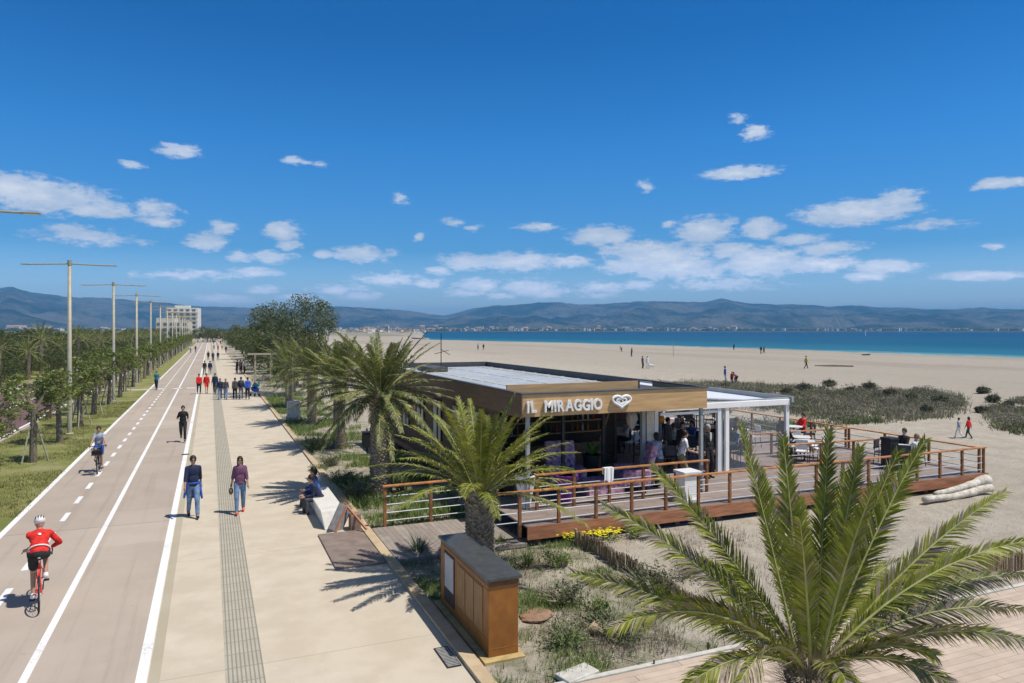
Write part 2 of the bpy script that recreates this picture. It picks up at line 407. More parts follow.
# smoother, lighter beach towards the water, and the wet margin
far = T.ramp(sepc.outputs[0], 34, 72)
c = T.mix(T.m('MULTIPLY', far, .75), c, (.365, .325, .265))
band = T.ramp(nz(T, .035, 4, (1, .15, 1)), .50, .60)
c = T.mix(T.m('MULTIPLY', T.m('MULTIPLY', band, far), .45), c, (.28, .24, .185))
c = T.mix(T.m('MULTIPLY', T.ramp(sepc.outputs[2], -.5, -1.15), T.ramp(sepc.outputs[1], 620, 400)), c, (.56, .535, .48))
c = T.mix(T.ramp(sepc.outputs[2], -1.42, -1.56), c, (.33, .32, .27))
fy = T.m('MULTIPLY', T.ramp(sepc.outputs[1], 560, 760), T.ramp(sepc.outputs[2], -1.0, -.6))
c = T.mix(fy, c, T.mix(T.ramp(nz(T, .02, 5), .4, .6), (.20, .19, .13), (.34, .31, .24)))
# thin ground cover between kerb and deck
strip = T.m('MULTIPLY', T.ramp(sepc.outputs[0], 9.0, 7.6), T.ramp(sepc.outputs[0], 3.8, 4.1))
gcv = T.m('MULTIPLY', T.ramp(nz(T, 1.3, 7, rough=.7), .44, .58), strip)
c = T.mix(T.m('MULTIPLY', gcv, .62), c, T.mix(nz(T, 14, 4), (.10, .12, .05), (.24, .23, .13)))
bm_ = T.m('ADD', T.m('MULTIPLY', nz(T, 2.6, 6, rough=.6), 1.6), nz(T, 13, 6, rough=.7))
finish(T, c, .95, bm_, spec=.1, bstr=.85, bdist=.09)
me = bpy.data.meshes.new('sand'); me.from_pydata(vs, [], fs); me.materials.append(m_sand)
me.polygons.foreach_set('use_smooth', [True]*len(me.polygons))
struct(link('beach_ground', me))

# water
m_sea, T = newmat('sea_water')
co = T.n('ShaderNodeTexCoord').outputs['Object']
sepc = T.n('ShaderNodeSeparateXYZ', {0: co})
dist = T.m('SUBTRACT', sepc.outputs[0], 181)        # metres out from the beach
dist = T.m('ADD', dist, T.m('MULTIPLY', T.m('MAXIMUM', T.m('SUBTRACT', sepc.outputs[1], 330), 0.0), .33))
dist = T.m('ADD', dist, T.m('MULTIPLY', T.m('SUBTRACT', nz(T, .012, 4, (1, .4, 1)), .5), 60))
c = T.mix(T.ramp(dist, -4, 22), (.14, .30, .30), (.02, .135, .19))
c = T.mix(T.ramp(dist, 25, 140), c, (.006, .085, .15))
c = T.mix(T.ramp(dist, 150, 900), c, (.004, .055, .13))
c = T.mix(T.m('MULTIPLY', T.ramp(nz(T, .03, 5, (1, .3, 1)), .5, .7), .35), c, (.01, .07, .15))
fo = T.m('MULTIPLY', T.ramp(T.m('ABSOLUTE', T.m('SUBTRACT', T.m('ADD', T.m('SUBTRACT', sepc.outputs[0], 181), T.m('MULTIPLY', nz(T, .06, 4), 8.0)), 6.0)), 1.6, .2), T.m('MULTIPLY', T.ramp(nz(T, .25, 6), .45, .6), T.ramp(sepc.outputs[1], 330, 260)))
c = T.mix(T.m('MULTIPLY', fo, .8), c, (.7, .72, .72))
w1 = nz(T, .8, 6, (1, .5, 1), .65)
finish(T, c, .45, w1, spec=.14, bstr=.5, bdist=.25)
mb = MB(); mb.add([(-6000, -2000, -1.5), (30000, -2000, -1.5), (30000, 30000, -1.5), (-6000, 30000, -1.5)], [(0, 1, 2, 3)])
struct(mb.build('sea', m_sea))

# path, promenade, lawn and road
def surface(name, c1, c2, s1=.6, fine=30, rough=.85, spec=.2, extra=None, bstr=.25):
    m, T = newmat(name)
    global co
    co = T.n('ShaderNodeTexCoord').outputs['Object']
    c = T.mix(T.ramp(nz(T, s1, 5), .35, .65), c1, c2)
    c = T.mix(T.m('MULTIPLY', T.ramp(nz(T, fine, 6, rough=.8), .5, .75), .35), c, tuple(x*.62 for x in c1))
    c = T.mix(T.m('MULTIPLY', T.ramp(nz(T, .11, 5, (2.2, .5, 1)), .5, .68), .2), c, tuple(x*.82 for x in c1))
    if extra: c = extra(T, c)
    finish(T, c, rough, nz(T, fine*1.5, 4), spec=spec, bstr=bstr, bdist=.01)
    return m
def path_extra(T, c):
    sp = T.n('ShaderNodeSeparateXYZ', {0: co})
    a = T.m('DIVIDE', sp.outputs[1], 11.0); fl = T.m('FLOOR', a); fr = T.m('SUBTRACT', a, fl)
    w = T.n('ShaderNodeTexWhiteNoise', {'W': fl}, noise_dimensions='1D').outputs[0]
    c = T.mix(T.m('MULTIPLY', w, .22), c, (.27, .225, .185))
    tr = T.ramp(nz(T, .8, 6, (3.5, .08, 1), .65), .52, .66)
    c = T.mix(T.m('MULTIPLY', tr, .22), c, (.22, .18, .15))
    sp2 = T.ramp(nz(T, 3.0, 7, rough=.75), .62, .70)
    c = T.mix(T.m('MULTIPLY', sp2, .35), c, (.20, .165, .14))
    a2 = T.m('DIVIDE', T.m('ADD', sp.outputs[1], 3.0), 23.0); f2 = T.m('FRACT', a2)
    pt_ = T.m('MULTIPLY', T.m('LESS_THAN', f2, .16), T.m('GREATER_THAN', sp.outputs[0], -2.5))
    c = T.mix(T.m('MULTIPLY', pt_, .16), c, (.60, .52, .43))
    return T.mix(T.m('MULTIPLY', T.m('LESS_THAN', fr, .004), .5), c, (.12, .11, .1))
m_path = surface('cycle_path', (.43, .36, .285), (.47, .395, .315), extra=path_extra, fine=40)
def prom_extra(T, c):
    sp = T.n('ShaderNodeSeparateXYZ', {0: co})
    a = T.m('DIVIDE', sp.outputs[1], 6.0); fr = T.m('FRACT', a)
    c = T.mix(T.m('MULTIPLY', T.m('LESS_THAN', fr, .003), .45), c, (.2, .17, .12))
    st = T.ramp(nz(T, 1.7, 6, rough=.7), .60, .72)
    c = T.mix(T.m('MULTIPLY', T.ramp(nz(T, 14, 8, rough=.8), .60, .70), .35), c, (.30, .25, .18))
    c = T.mix(T.m('MULTIPLY', T.ramp(nz(T, .5, 6, rough=.65), .52, .68), .3), c, (.66, .60, .49))
    c = T.mix(T.m('MULTIPLY', T.ramp(sp.outputs[0], 2.9, 3.7), T.m('MULTIPLY', nz(T, 2.5, 5), .7)), c, (.50, .46, .38))
    return T.mix(T.m('MULTIPLY', st, .22), c, (.3, .26, .19))
m_prom = surface('promenade', (.53, .455, .34), (.59, .515, .39), s1=1.2, fine=60, extra=prom_extra)
def strip_extra(T, c):
    sp = T.n('ShaderNodeSeparateXYZ', {0: co})
    fx = T.m('FRACT', T.m('DIVIDE', sp.outputs[0], .0625)); fy = T.m('FRACT', T.m('DIVIDE', sp.outputs[1], .5))
    g = T.m('MAXIMUM', T.m('LESS_THAN', fx, .38), T.m('LESS_THAN', fy, .05))
    return T.mix(T.m('MULTIPLY', g, .6), c, (.15, .14, .10))
m_strip = surface('grooved_paving', (.42, .385, .30), (.47, .43, .34), s1=2, fine=40, extra=strip_extra)
def road_extra(T, c): return c
m_road = surface('road', (.145, .085, .088), (.175, .11, .11), s1=.4, fine=50)
m_lawn, T = newmat('lawn_ground')
co = T.n('ShaderNodeTexCoord').outputs['Object']
c = T.mix(T.ramp(nz(T, .7, 6, rough=.7), .4, .62), (.20, .22, .06), (.33, .31, .13))
c = T.mix(T.m('MULTIPLY', T.ramp(nz(T, .25, 4), .58, .72), .7), c, (.42, .37, .22))
c = T.mix(T.m('MULTIPLY', nz(T, 25, 4, rough=.8), .4), c, (.13, .15, .04))
finish(T, c, .9, nz(T, 20, 6, rough=.8), spec=.1, bstr=.8, bdist=.05)
m_tan = surface('crossing_paving', (.45, .39, .28), (.5, .43, .32), s1=2, fine=40)

YF = 330.0
def slab(name, x0, x1, y0, y1, z1, m, z0=-.4):
    mb = MB(); mb.bb(x0, x1, y0, y1, z0, z1); return struct(mb.build(name, m))
slab('cycle_path', -4.96, -.96, -12, YF, .0, m_path)
slab('promenade', -.955, 3.70, -12, YF, .0, m_prom, -.41)
slab('tan_margin', -.86, -.70, -12, YF, .004, surface('margin', (.42, .37, .26), (.46, .405, .30), fine=40), -.006)
slab('grooved_strip', .22, .78, -12, YF, .0045, m_strip, -.005)
slab('lawn', -9.1, -4.965, -12, YF, -.03, m_lawn)
slab('road', -16.6, -9.25, -12, YF+40, -.06, m_road, -.43)
slab('road_kerb', -9.245, -9.105, -12, YF, .04, m_tan, -.42)
slab('verge', -60, -16.75, -12, 420, -.04, m_lawn, -.42)
slab('verge_kerb', -16.74, -16.61, -12, YF, .06, m_tan, -.44)
slab('crossing_path', -9.1, -4.97, 70.6, 72.6, -.012, m_tan, -.02)
mb = MB()
Y = 13.0
def ln(x0, x1, y0, y1, z=.006): mb.bb(x0, x1, y0, y1, z-.008, z)
ln(-5.05, -4.90, -12, YF); ln(-2.66, -2.54, -12, YF); ln(-1.04, -.88, -12, YF)
y = 23.1-2.2*14
while y < 300:
    if y > 200 or True: ln(-3.84, -3.71, y, y+1.0)
    y += 2.2
for x in (-4.5, -3.1, -1.95): ln(x, x+.75, 71.3, 71.9)
ln(-9.62, -9.48, -12, YF, -.053)
ln(-12.75, -12.62, -12, YF, -.053)
y = -10
while y < 300: ln(-14.3, -14.15, y, y+4, -.053); y += 8
ln(-16.45, -16.32, -12, YF, -.053)
struct(mb.build('painted_markings', M['line_paint']))
# long timber kerb edging the promenade
m_kerb = surface('kerb_edging', (.47, .36, .22), (.56, .44, .28), s1=3, fine=30)
mb = MB()
y = -12.0
while y < YF:
    if not (15.9 < y+2 and y < 18.9): mb.bb(3.705, 3.93, y, y+3.985, -.42, .07)
    else: mb.bb(3.705, 3.93, y, y+3.985, -.42, .045)
    y += 4
struct(mb.build('kerb', m_kerb))

# ------------------------------------------------------------------ mountains across the bay
RIDGE = [(-400,292),(-250,280),(-120,284),(-60,288),(0,287),(12,286),(30,292),(50,294),(75,297),(100,297),(125,299),(150,301),(200,306),(240,307),(290,309),(335,306),(360,307),(385,309),
 (405,310),(425,313),(447,315),(462,311),(480,307),(500,305),(520,304),(540,302),(560,302),(580,304),(600,304),(640,301),(668,301),(700,302),(712,300),(722,298),(735,301),(750,303),(775,304),(800,304),(830,306),
 (850,305),(880,307),(900,307),(925,309),(950,309),(985,307),(1000,309),(1024,309),(1100,306),(1200,310),(1320,312),(1500,318)]
def ridge_el(px):
    for (a, ya), (b, yb) in zip(RIDGE, RIDGE[1:]):
        if px <= b:
            t = (px-a)/(b-a); return ya+(yb-ya)*t
    return RIDGE[-1][1]
R0, R1 = 6500.0, 11500.0
vs = []; NC, NR = 420, 30
for i in range(NC):
    px = -400+1900*i/(NC-1)
    a, e = px_dir(px, ridge_el(px)+.7*noise2(px, 0, .12, 8)+.4*noise2(px, 0, .5, 9))
    zt = R1*math.tan(e)+HC
    for j in range(NR):
        t = j/(NR-1)
        r = R0+(R1-R0)*min(1, t/.8)+(3000*(t-.8)/.2 if t > .8 else 0)
        x, y = r*math.sin(a), r*math.cos(a)
        if t <= .8:
            u = t/.8
            prof = u**1.55
            rel = (noise2(x, y, .0011, 11)*.55+noise2(x, y, .0028, 12)*.3+noise2(x, y, .007, 13)*.14)
            z = zt*prof+rel*zt*1.5*u*(1-u)*1.9-zt*.25*abs(noise2(x, y, .0018, 14))*u*(1-u)*2
            z = min(z, HC+r*(math.tan(e)*(.985 if u < 1 else 1)))
            z = max(z, -3 if u < .02 else 2)
        else: z = zt*(1-(t-.8)/.2)
        vs.append((x, y, z))
fs = [(i*NR+j, (i+1)*NR+j, (i+1)*NR+j+1, i*NR+j+1) for i in range(NC-1) for j in range(NR-1)]
m_mt, T = newmat('mountain')
co = T.n('ShaderNodeTexCoord').outputs['Object']
c = T.mix(T.ramp(nz(T, .0012, 8, rough=.65), .38, .62), (.02, .03, .018), (.17, .15, .115))
c = T.mix(T.m('MULTIPLY', T.ramp(nz(T, .004, 8, rough=.7), .55, .7), .8), c, (.27, .225, .18))
finish(T, c, .95, nz(T, .0045, 8, rough=.6), spec=0, bstr=1.0, bdist=260)
me = bpy.data.meshes.new('mountains'); me.from_pydata(vs, [], fs); me.materials.append(m_mt)
me.polygons.foreach_set('use_smooth', [True]*len(me.polygons))
struct(link('mountains', me))
# low plain at their foot, on the far shore of the bay
mb = MB()
m_plain = mat('far_plain', (.12, .12, .07), .95, .4, .01, spec=0)
n = 90; top = []; 
for i in range(n+1):
    px = -420+1950*i/n
    a, _ = px_dir(px, 330)
    r = 3250+ 900*sm(400, 1000, px)+120*math.sin(px*.03)
    if px < 330: r = 3000
    top.append(((r*math.sin(a), r*math.cos(a)), (7400*math.sin(a), 7400*math.cos(a))))
vs = []
for (p, q) in top: vs += [(p[0], p[1], -2.2), (p[0]*1.01, p[1]*1.01, .8), (q[0], q[1], 5.0)]
fs = []
for i in range(n): fs += [(3*i, 3*i+3, 3*i+4, 3*i+1), (3*i+1, 3*i+4, 3*i+5, 3*i+2)]
mb.add(vs, fs)
struct(mb.build('far_plain', m_plain))
# the air between here and there
mh, T = newmat('haze')
pv = T.n('ShaderNodeVolumePrincipled', {'Color': (.19, .57, 1.0, 1), 'Density': 8.4e-5, 'Anisotropy': 0.0})
T.l.new(pv.outputs[0], T.n('ShaderNodeOutputMaterial').inputs['Volume'])
mb = MB(); mb.bb(-19000, 31000, -2500, 31000, -8, 900)
o = mb.build('haze', mh); o['kind'] = 'stuff'
# ------------------------------------------------------------------ the beach restaurant and its decks
m_deck = planks('deck_boards', (.30, .24, .20), .14, 1, var=.3)
m_deckx = planks('entry_boards', (.33, .28, .23), .14, 0, var=.25)
m_board = planks('boardwalk_boards', (.56, .445, .335), .15, 1, var=.14, gap=.035, joint=3.2)
m_apron = mat('apron_wood', (.36, .16, .085), .55, .3, 3, .2, 40, stretch=(.6, .6, 5))
m_roof = mat('pale_roof_membrane', (.36, .41, .50), .55, .14, 1.2, .1, 20, stretch=(1, .3, 1))
m_roofd = mat('dark_roof_edge', (.085, .085, .09), .6, .2, 3)
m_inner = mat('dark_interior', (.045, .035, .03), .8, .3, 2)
m_white = mat('white_frame', (.90, .90, .90), .35, .04, 2)
m_grey = mat('grey_post', (.34, .37, .38), .45, .1, 3)
m_cream = mat('cream_shutter', (.62, .57, .46), .7, .1, 3)
m_canvas = mat('white_canvas', (.70, .72, .76), .7, .06, 1.2)

DZ = .45
deck = thing('timber_deck', 'long raised timber deck with reddish edge boards carrying the beach bar', 'deck', (0, 0, 0))
mb = MB(); mb.bb(7.2, 24.3, 16.1, 19.9, DZ-.04, DZ); mb.bb(13.6, 24.3, 19.9, 34, DZ-.04, DZ); mb.build('deck_floor', m_deck, deck)
mb = MB(); mb.bb(7.2, 24.34, 16.06, 16.095, .12, DZ-.005); mb.bb(24.305, 24.34, 16.1, 34, .12, DZ-.005); mb.build('edge_board', m_apron, deck)
spm = MB().bb(-.07, .07, -.07, .07, -.4, DZ-.045).mesh('support_post', m_apron)
for x in np.arange(7.6, 24.3, 1.4): link('support_post', spm, deck, (x, 16.35, 0))
for y in np.arange(18, 34, 2): link('support_post', spm, deck, (24, y, 0))
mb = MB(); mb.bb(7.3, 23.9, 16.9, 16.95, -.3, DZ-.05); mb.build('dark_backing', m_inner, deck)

ent = thing('entry_walkway', 'flat grey plank walkway crossing the sand from promenade to bar deck', 'walkway')
mb = MB(); mb.bb(3.94, 7.19, 16.05, 18.85, -.03, .06); mb.build('walkway_boards', m_deckx, ent)
o = MB().bb(2.56, 3.68, 16.05, 18.9, .004, .045).build('threshold_plate', mat('brown_plate', (.26, .20, .165), .6, .2, 3, .15, 30), bevel=.008)
tag(o, 'wide flat brown plate on the promenade in front of the bar walkway', 'plate')
o = MB().bb(4.6, 60, 4.0, 9.45, -.06, .03).build('boardwalk', m_board)
tag(o, 'pinkish plank boardwalk running towards the beach at the bottom right', 'boardwalk')
bw = MB().bb(4.6, 60, 9.46, 9.56, -.1, .05).build('boardwalk_edge', M['concrete']); bw.parent = o

def railing(name, label, a, b, zb, zt, posts, ends=True, cables=4, postw=.075, group='wooden railings round the bar deck'):
    a, b = Vector(a), Vector(b); d = (b-a).normalized()
    r = thing(name, label, 'railing', (0, 0, 0), 0, group)
    L = (b-a).length
    for i in range(posts):
        p = a+(b-a)*i/(posts-1)
        MB().box((p.x, p.y, (zb-.25+zt-.04)/2), (postw, postw, zt-.04-zb+.25), math.atan2(d.y, d.x)).build('post', M['post_wood'], r, bevel=.006)
    mb = MB(); e = d*.06
    mb.bar((a.x-e.x, a.y-e.y, zt-.02), (b.x+e.x, b.y+e.y, zt-.02), .14, .04)
    mb.build('handrail', M['rail_wood'], r, bevel=.006)
    for k in range(cables):
        z = zb+.12+(zt-zb-.2)*k/cables
        mb = MB(); mb.tube([(a.x, a.y, z), (b.x, b.y, z)], .014, 6); mb.build('cable', M['steel'], r)
    return r
railing('railing', 'front railing along the whole edge of the deck, nearest the sand', (5.95, 16.14), (24.2, 16.14), DZ, 1.33, 18, cables=3)
railing('railing', 'back railing crossing in front of the sign, ending at the grey post', (8.1, 17.45), (13.7, 17.45), DZ, 1.42, 6, cables=3)
railing('railing', 'railing on the left of the walkway, behind the nearer palm', (4.3, 18.9), (8.15, 19.0), .08, 1.15, 4, cables=4)
railing('railing', 'railing on the beach side of the deck, running back from its right corner', (24.22, 16.3), (24.22, 33), DZ, 1.3, 10, cables=3)
railing('railing', 'middle railing crossing the open deck behind the corner tables', (19.2, 21.8), (24.1, 21.6), DZ, 1.3, 6, cables=2)
railing('railing', 'short inner railing beside the tables at the right of the deck', (18.6, 19.3), (23.0, 19.0), DZ, 1.3, 4, cables=2)

bar = thing('beach_bar', 'low wooden beach bar with a heart sign and flat grey-blue roof', 'building')
X0, X1, Y0, Y1, YB = 7.7, 13.75, 17.5, 19.3, 33.0
# front canopy with the sign band
mb = MB(); mb.bb(X0, X1, Y0, Y0+.06, 2.96, 3.56); mb.bb(X1-.06, X1, Y0+.06, Y1+1, 2.96, 3.56); mb.build('sign_band', M['fascia_wood'], bar)
mb = MB(); mb.bb(X0-.03, X1+.03, Y0-.03, Y0+.12, 3.563, 3.60); mb.bb(X1-.1, X1+.03, Y0+.12, YB, 3.563, 3.60); mb.bb(X0-.03, X0+.12, Y0+.12, YB, 3.563, 3.60)
mb.build('roof_trim', m_roofd, bar)
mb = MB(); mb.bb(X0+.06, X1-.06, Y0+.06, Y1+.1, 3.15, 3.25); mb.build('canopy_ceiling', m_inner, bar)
mb = MB(); mb.bb(X0+.1, X1-.1, Y0+.1, Y1, 3.40, 3.45); mb.build('canopy_roof', m_roofd, bar)
# main roof: pale membrane with seams, wooden front upstand, dark parapet on the beach side
mb = MB(); mb.bb(X0+.15, 12.5, Y1+.1, YB-.2, 3.40, 3.52)
rf = mb.build('roof', m_roof, bar)
mb = MB()
for y in np.arange(Y1+1.3, YB-.3, 1.25): mb.bb(X0+.2, 12.45, y, y+.04, 3.52, 3.54)
for x in np.arange(X0+1, 12.4, 1.6): mb.bb(x, x+.05, Y1+.2, YB-.3, 3.522, 3.536)
mb.build('roof_seam', m_cream, rf)
mb = MB(); mb.bb(8.0, 12.5, Y1+.03, Y1+.09, 3.40, 3.69); mb.build('upstand', M['fascia_wood'], rf)
mb = MB(); mb.bb(12.52, 12.62, Y1+.1, YB, 3.4, 3.74); mb.bb(8.4, 12.6, YB-.1, YB+.1, 3.4, 3.74); mb.build('parapet', m_roofd, rf)
mb = MB(); mb.bb(12.65, X1-.12, Y1+.1, YB, 3.36, 3.43); mb.build('side_roof', m_roofd, rf)
mb = MB(); mb.bb(8.5, 9.3, 29, 31, 3.53, 3.72); mb.build('roof_hatch', m_roofd, rf)
mb = MB(); mb.tube([(9.4, 30.3, 3.6), (9.4, 30.3, 5.15)], .02, 6); mb.tube([(9.1, 30.3, 4.25), (9.75, 30.3, 4.4)], .015, 5); mb.tube([(9.4, 30.3, 4.45), (9.75, 30.1, 4.2)], .015, 5); mb.build('aerial', M['dark_metal'], rf)
# side wall facing the promenade
mb = MB(); mb.bb(X0, X0+.06, Y0+.06, YB, 2.92, 3.56); mb.build('side_band', mat('brown_side_band', (.17, .10, .06), .6, .2, 3, .1, 30, stretch=(.5, .5, 5)), bar)
mb = MB(); mb.bb(X0+.1, X0+.2, Y1, YB, DZ-.02, 2.96)
wl = mb.build('side_wall', M['brown_wall'], bar)
for i, y in enumerate(np.arange(20.4, 32, 2.3)):
    w = MB(); w.bb(X0+.05, X0+.095, y, y+.95, 1.15, 2.75); wo = w.build('window', m_inner, bar)
    w = MB(); w.bb(X0+.03, X0+.045, y+.02, y+.28, 1.2, 2.7); w.bb(X0+.03, X0+.045, y+.5, y+.9, 1.2, 2.7); w.build('shutter', m_cream, wo)
mb = MB(); mb.bb(X0+.3, X0+.35, Y1, YB, -.3, DZ-.02); mb.build('base_shade_board', m_inner, bar)  # dark board standing in for the shade under the raised wall
mb = MB(); mb.bb(X0-.05, X0+.2, Y1, YB, DZ-.2, DZ-.02)
for y in np.arange(19.6, 33, 1.3): mb.bb(X0, X0+.14, y, y+.14, -.4, DZ-.2)
mb.build('side_sill', m_apron, bar)
mb = MB(); mb.bb(X0+.2, X1+.2, YB-.12, YB, DZ, 3.5); mb.build('back_wall', M['brown_wall'], bar)
mb = MB(); mb.bb(X1-.2, X1-.1, 22.5, YB-.2, DZ, 3.4); mb.build('beach_side_wall', M['brown_wall'], bar)
mb = MB(); mb.bb(X0+.2, X1-.1, Y1+.1, 33, DZ-.03, DZ-.002); mb.build('inner_floor', m_deck, bar)
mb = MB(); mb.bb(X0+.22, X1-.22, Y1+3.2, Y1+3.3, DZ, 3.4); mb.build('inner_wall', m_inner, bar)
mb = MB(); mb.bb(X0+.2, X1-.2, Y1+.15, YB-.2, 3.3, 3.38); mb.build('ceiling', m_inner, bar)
for x in (X0+.1, X0+2.1, 11.2): MB().bb(x, x+.09, Y1, Y1+.09, DZ, 3.2).build('wall_stud', M['dark_metal'], bar)
for x in (X0+.2, 13.62):
    MB().bb(x-.05, x+.05, Y0+.07, Y0+.17, DZ, 3.15).build('post', m_grey, bar, bevel=.008)
for (x, y) in ((12.2, 18.6),):
    MB().bb(x-.06, x+.06, y-.06, y+.06, DZ, 3.15).build('post', m_grey, bar)
MB().bb(12.45, 12.72, 18.75, 18.82, DZ, 3.1).build('white_panel', M['concrete'], bar)
# counter and shelves behind
ct = MB().bb(9.2, 12.4, Y1+2.0, Y1+2.5, DZ, 1.5).build('bar_counter', mat('counter_wood', (.16, .09, .06), .5), bar)
sh = MB()
for z in (1.7, 2.1, 2.5): sh.bb(8.6, 13, Y1+2.95, Y1+3.15, z, z+.03)
sh.build('shelf', M['fascia_wood'], bar)

# lettering
def text_mesh(body, size, ext, off):
    cu = bpy.data.curves.new('lettering', 'FONT'); cu.body = body; cu.size = size; cu.extrude = ext; cu.offset = off; cu.space_character = 1.12; cu.resolution_u = 4
    o = bpy.data.objects.new('lettering', cu); COL.objects.link(o)
    bpy.context.view_layer.update()
    me = bpy.data.meshes.new_from_object(o.evaluated_get(bpy.context.evaluated_depsgraph_get()))
    bpy.data.objects.remove(o); bpy.data.curves.remove(cu)
    return me
LETTERS = [('I', .30, .43, 1), ('L', .46, .43, -2), ('M', .98, .43, 2), ('I', 1.36, .43, 0), ('R', 1.50, .42, -1), ('A', 1.84, .43, 1), ('G', 2.17, .42, 0), ('G', 2.51, .42, 2), ('I', 2.85, .43, 0), ('O', 2.99, .42, -2)]
for ch, x, sz, tilt in LETTERS:
    me = text_mesh(ch, sz, .035, .012)
    me.materials.clear(); me.materials.append(m_white)
    for v_ in me.vertices: v_.co.x *= .80
    o = link('sign_letter', me, bar, (X0+.09+(x-.30)*.76, Y0-.05, 3.09)); o.rotation_euler = (R(90), R(tilt), 0)
def heart(scale, inward=0):
    pts = []
    for i in range(40):
        t = 2*math.pi*i/40
        pts.append((16*math.sin(t)**3/17*scale, (13*math.cos(t)-5*math.cos(2*t)-2*math.cos(3*t)-math.cos(4*t)+2)/17*scale*.92))
    return pts
hb = MB()
hc = (X0+3.04, Y0-.055, 3.27)
hb.tube([(hc[0]+x*1.12, hc[1], hc[2]+z*.78) for x, z in heart(.28)], .040, 8, closed=True)
h2 = heart(.15); hb.tube([(hc[0]+x*1.12, hc[1], hc[2]+z*.8) for x, z in h2[4:38]], .030, 8)
hb.tube([(hc[0]-.03, hc[1], hc[2]+.10), (hc[0]-.09, hc[1], hc[2]+.03), (hc[0]-.03, hc[1], hc[2]-.06), (hc[0]+.04, hc[1], hc[2]-.01), (hc[0]+.03, hc[1], hc[2]+.05)], .02, 7)
hb.build('heart_emblem', m_white, bar, smooth=True)

# white marquee on the right of the bar
mq = thing('marquee', 'white framed marquee with a sloping canvas roof joined to the bar', 'marquee')
MX0, MX1, MY0, MY1, MZ = 13.2, 18.85, 19.5, 31, 2.85
for x in (MX0+.08, 15.80, 16.13, MX1-.08):
    mb = MB(); mb.bb(x-.075, x+.075, MY0-.055, MY0+.055, DZ, MZ-.15); mb.build('front_post', m_white if x != 16.0 else m_grey, mq, bevel=.01)
MB().bb(15.92, 16.01, MY0+.02, MY0+.1, DZ, MZ-.12).build('inner_post', m_grey, mq)
for y in (23.2, 27, MY1):
    for x in (MX1-.05, 16.0): MB().bb(x-.05, x+.05, y-.05, y+.05, DZ, MZ-.1).build('side_post', m_white if x > 17 else m_grey, mq)
mb = MB(); mb.bb(MX0, MX1, MY0-.09, MY0+.06, MZ-.19, MZ+.02); mb.build('front_beam', m_white, mq, bevel=.02)
mb = MB(); mb.bb(MX0, MX1, MY0-.05, MY0+.05, MZ+.022, MZ+.07); mb.bb(MX1+.002, MX1+.1, MY0-.16, MY1, MZ-.1, MZ+.11); mb.build('gutter', m_grey, mq, bevel=.01)
mb = MB(); mb.bb(13.45, 15.78, MY0-.03, MY0+.03, MZ-.33, MZ-.25); mb.build('blind_box', m_white, mq)
mb = MB(); n = 12
vs = []; fs = []
for i in range(n+1):
    x = MX0+.5+(MX1-MX0-.5)*i/n; z = MZ+.40-.37*i/n+.03*math.sin(i*math.pi)
    vs += [(x, MY0-.06, z-.1), (x, MY1, z-.05), (x, MY0-.06, z-.14), (x, MY1, z-.09)]
for i in range(n): b = 4*i; fs += [(b, b+4, b+5, b+1), (b+2, b+3, b+7, b+6), (b, b+2, b+6, b+4), (b+1, b+5, b+7, b+3)]
mb.add(vs, fs); mb.build('canvas_roof', m_canvas, mq)
for (xa, xb) in ((16.15, MX1-.12),):
    mb = MB(); mb.bb(xa, xb, MY0-.01, MY0+.003, DZ+.1, MZ-.13); mb.build('clear_sheet', M['glass'], mq)
mb = MB(); mb.bb(16.1, MX1-.1, MY1-.05, MY1, DZ, MZ-.1); mb.build('back_sheet', M['glass'], mq)
mb = MB(); mb.bb(16.15, MX1-.1, MY0+.06, MY0+.1, DZ+.9, DZ+.95); mb.build('cross_rail', M['dark_metal'], mq)

# ------------------------------------------------------------------ furniture: chairs, tables, loungers, pots
m_chair = mat('dark_chair', (.05, .05, .06), .5, .3, 5)
m_tabletop = mat('pale_table_top', (.62, .62, .60), .5, .1, 5)
m_purple = mat('purple_flowered_fabric', (.20, .06, .16), .8, .2, 9, col2=(.70, .45, .56))
m_pot_p = mat('purple_pot', (.22, .04, .28), .35, .15, 4)
def make_chair(nm, lab, m):
    t = thing(nm, lab, 'chair')
    MB().box((0, 0, .45), (.44, .44, .04)).build('seat', m, t)
    MB().box((0, -.22, .72), (.42, .03, .34), rx=R(-8)).build('backrest', m, t)
    for sx in (-1, 1):
        MB().tube([(sx*.2, .2, .44), (sx*.22, .23, 0)], .014, 6).build('leg', M['dark_metal'], t)
        MB().tube([(sx*.2, -.24, .85), (sx*.2, -.2, .44), (sx*.22, -.25, 0)], .014, 6).build('leg', M['dark_metal'], t)
        MB().tube([(sx*.22, .18, .45), (sx*.23, .18, .66), (sx*.22, -.2, .67)], .013, 6).build('armrest', M['dark_metal'], t)
    return t
def make_table(nm, lab, m):
    t = thing(nm, lab, 'table')
    MB().lathe((0, 0, 0), [(.36, .72), (.38, .73), (.38, .75), (.36, .76)], 20).build('table_top', m, t)
    MB().lathe((0, 0, 0), [(.24, 0), (.23, .02), (.03, .04), (.025, .72)], 12).build('pedestal', M['dark_metal'], t)
    return t
pc_dark = Proto(make_chair('cafe_chair', 'dark cafe chair', m_chair))
pc_white = Proto(make_chair('cafe_chair', 'white cafe chair', m_white))
pt = Proto(make_table('cafe_table', 'round cafe table', m_tabletop))
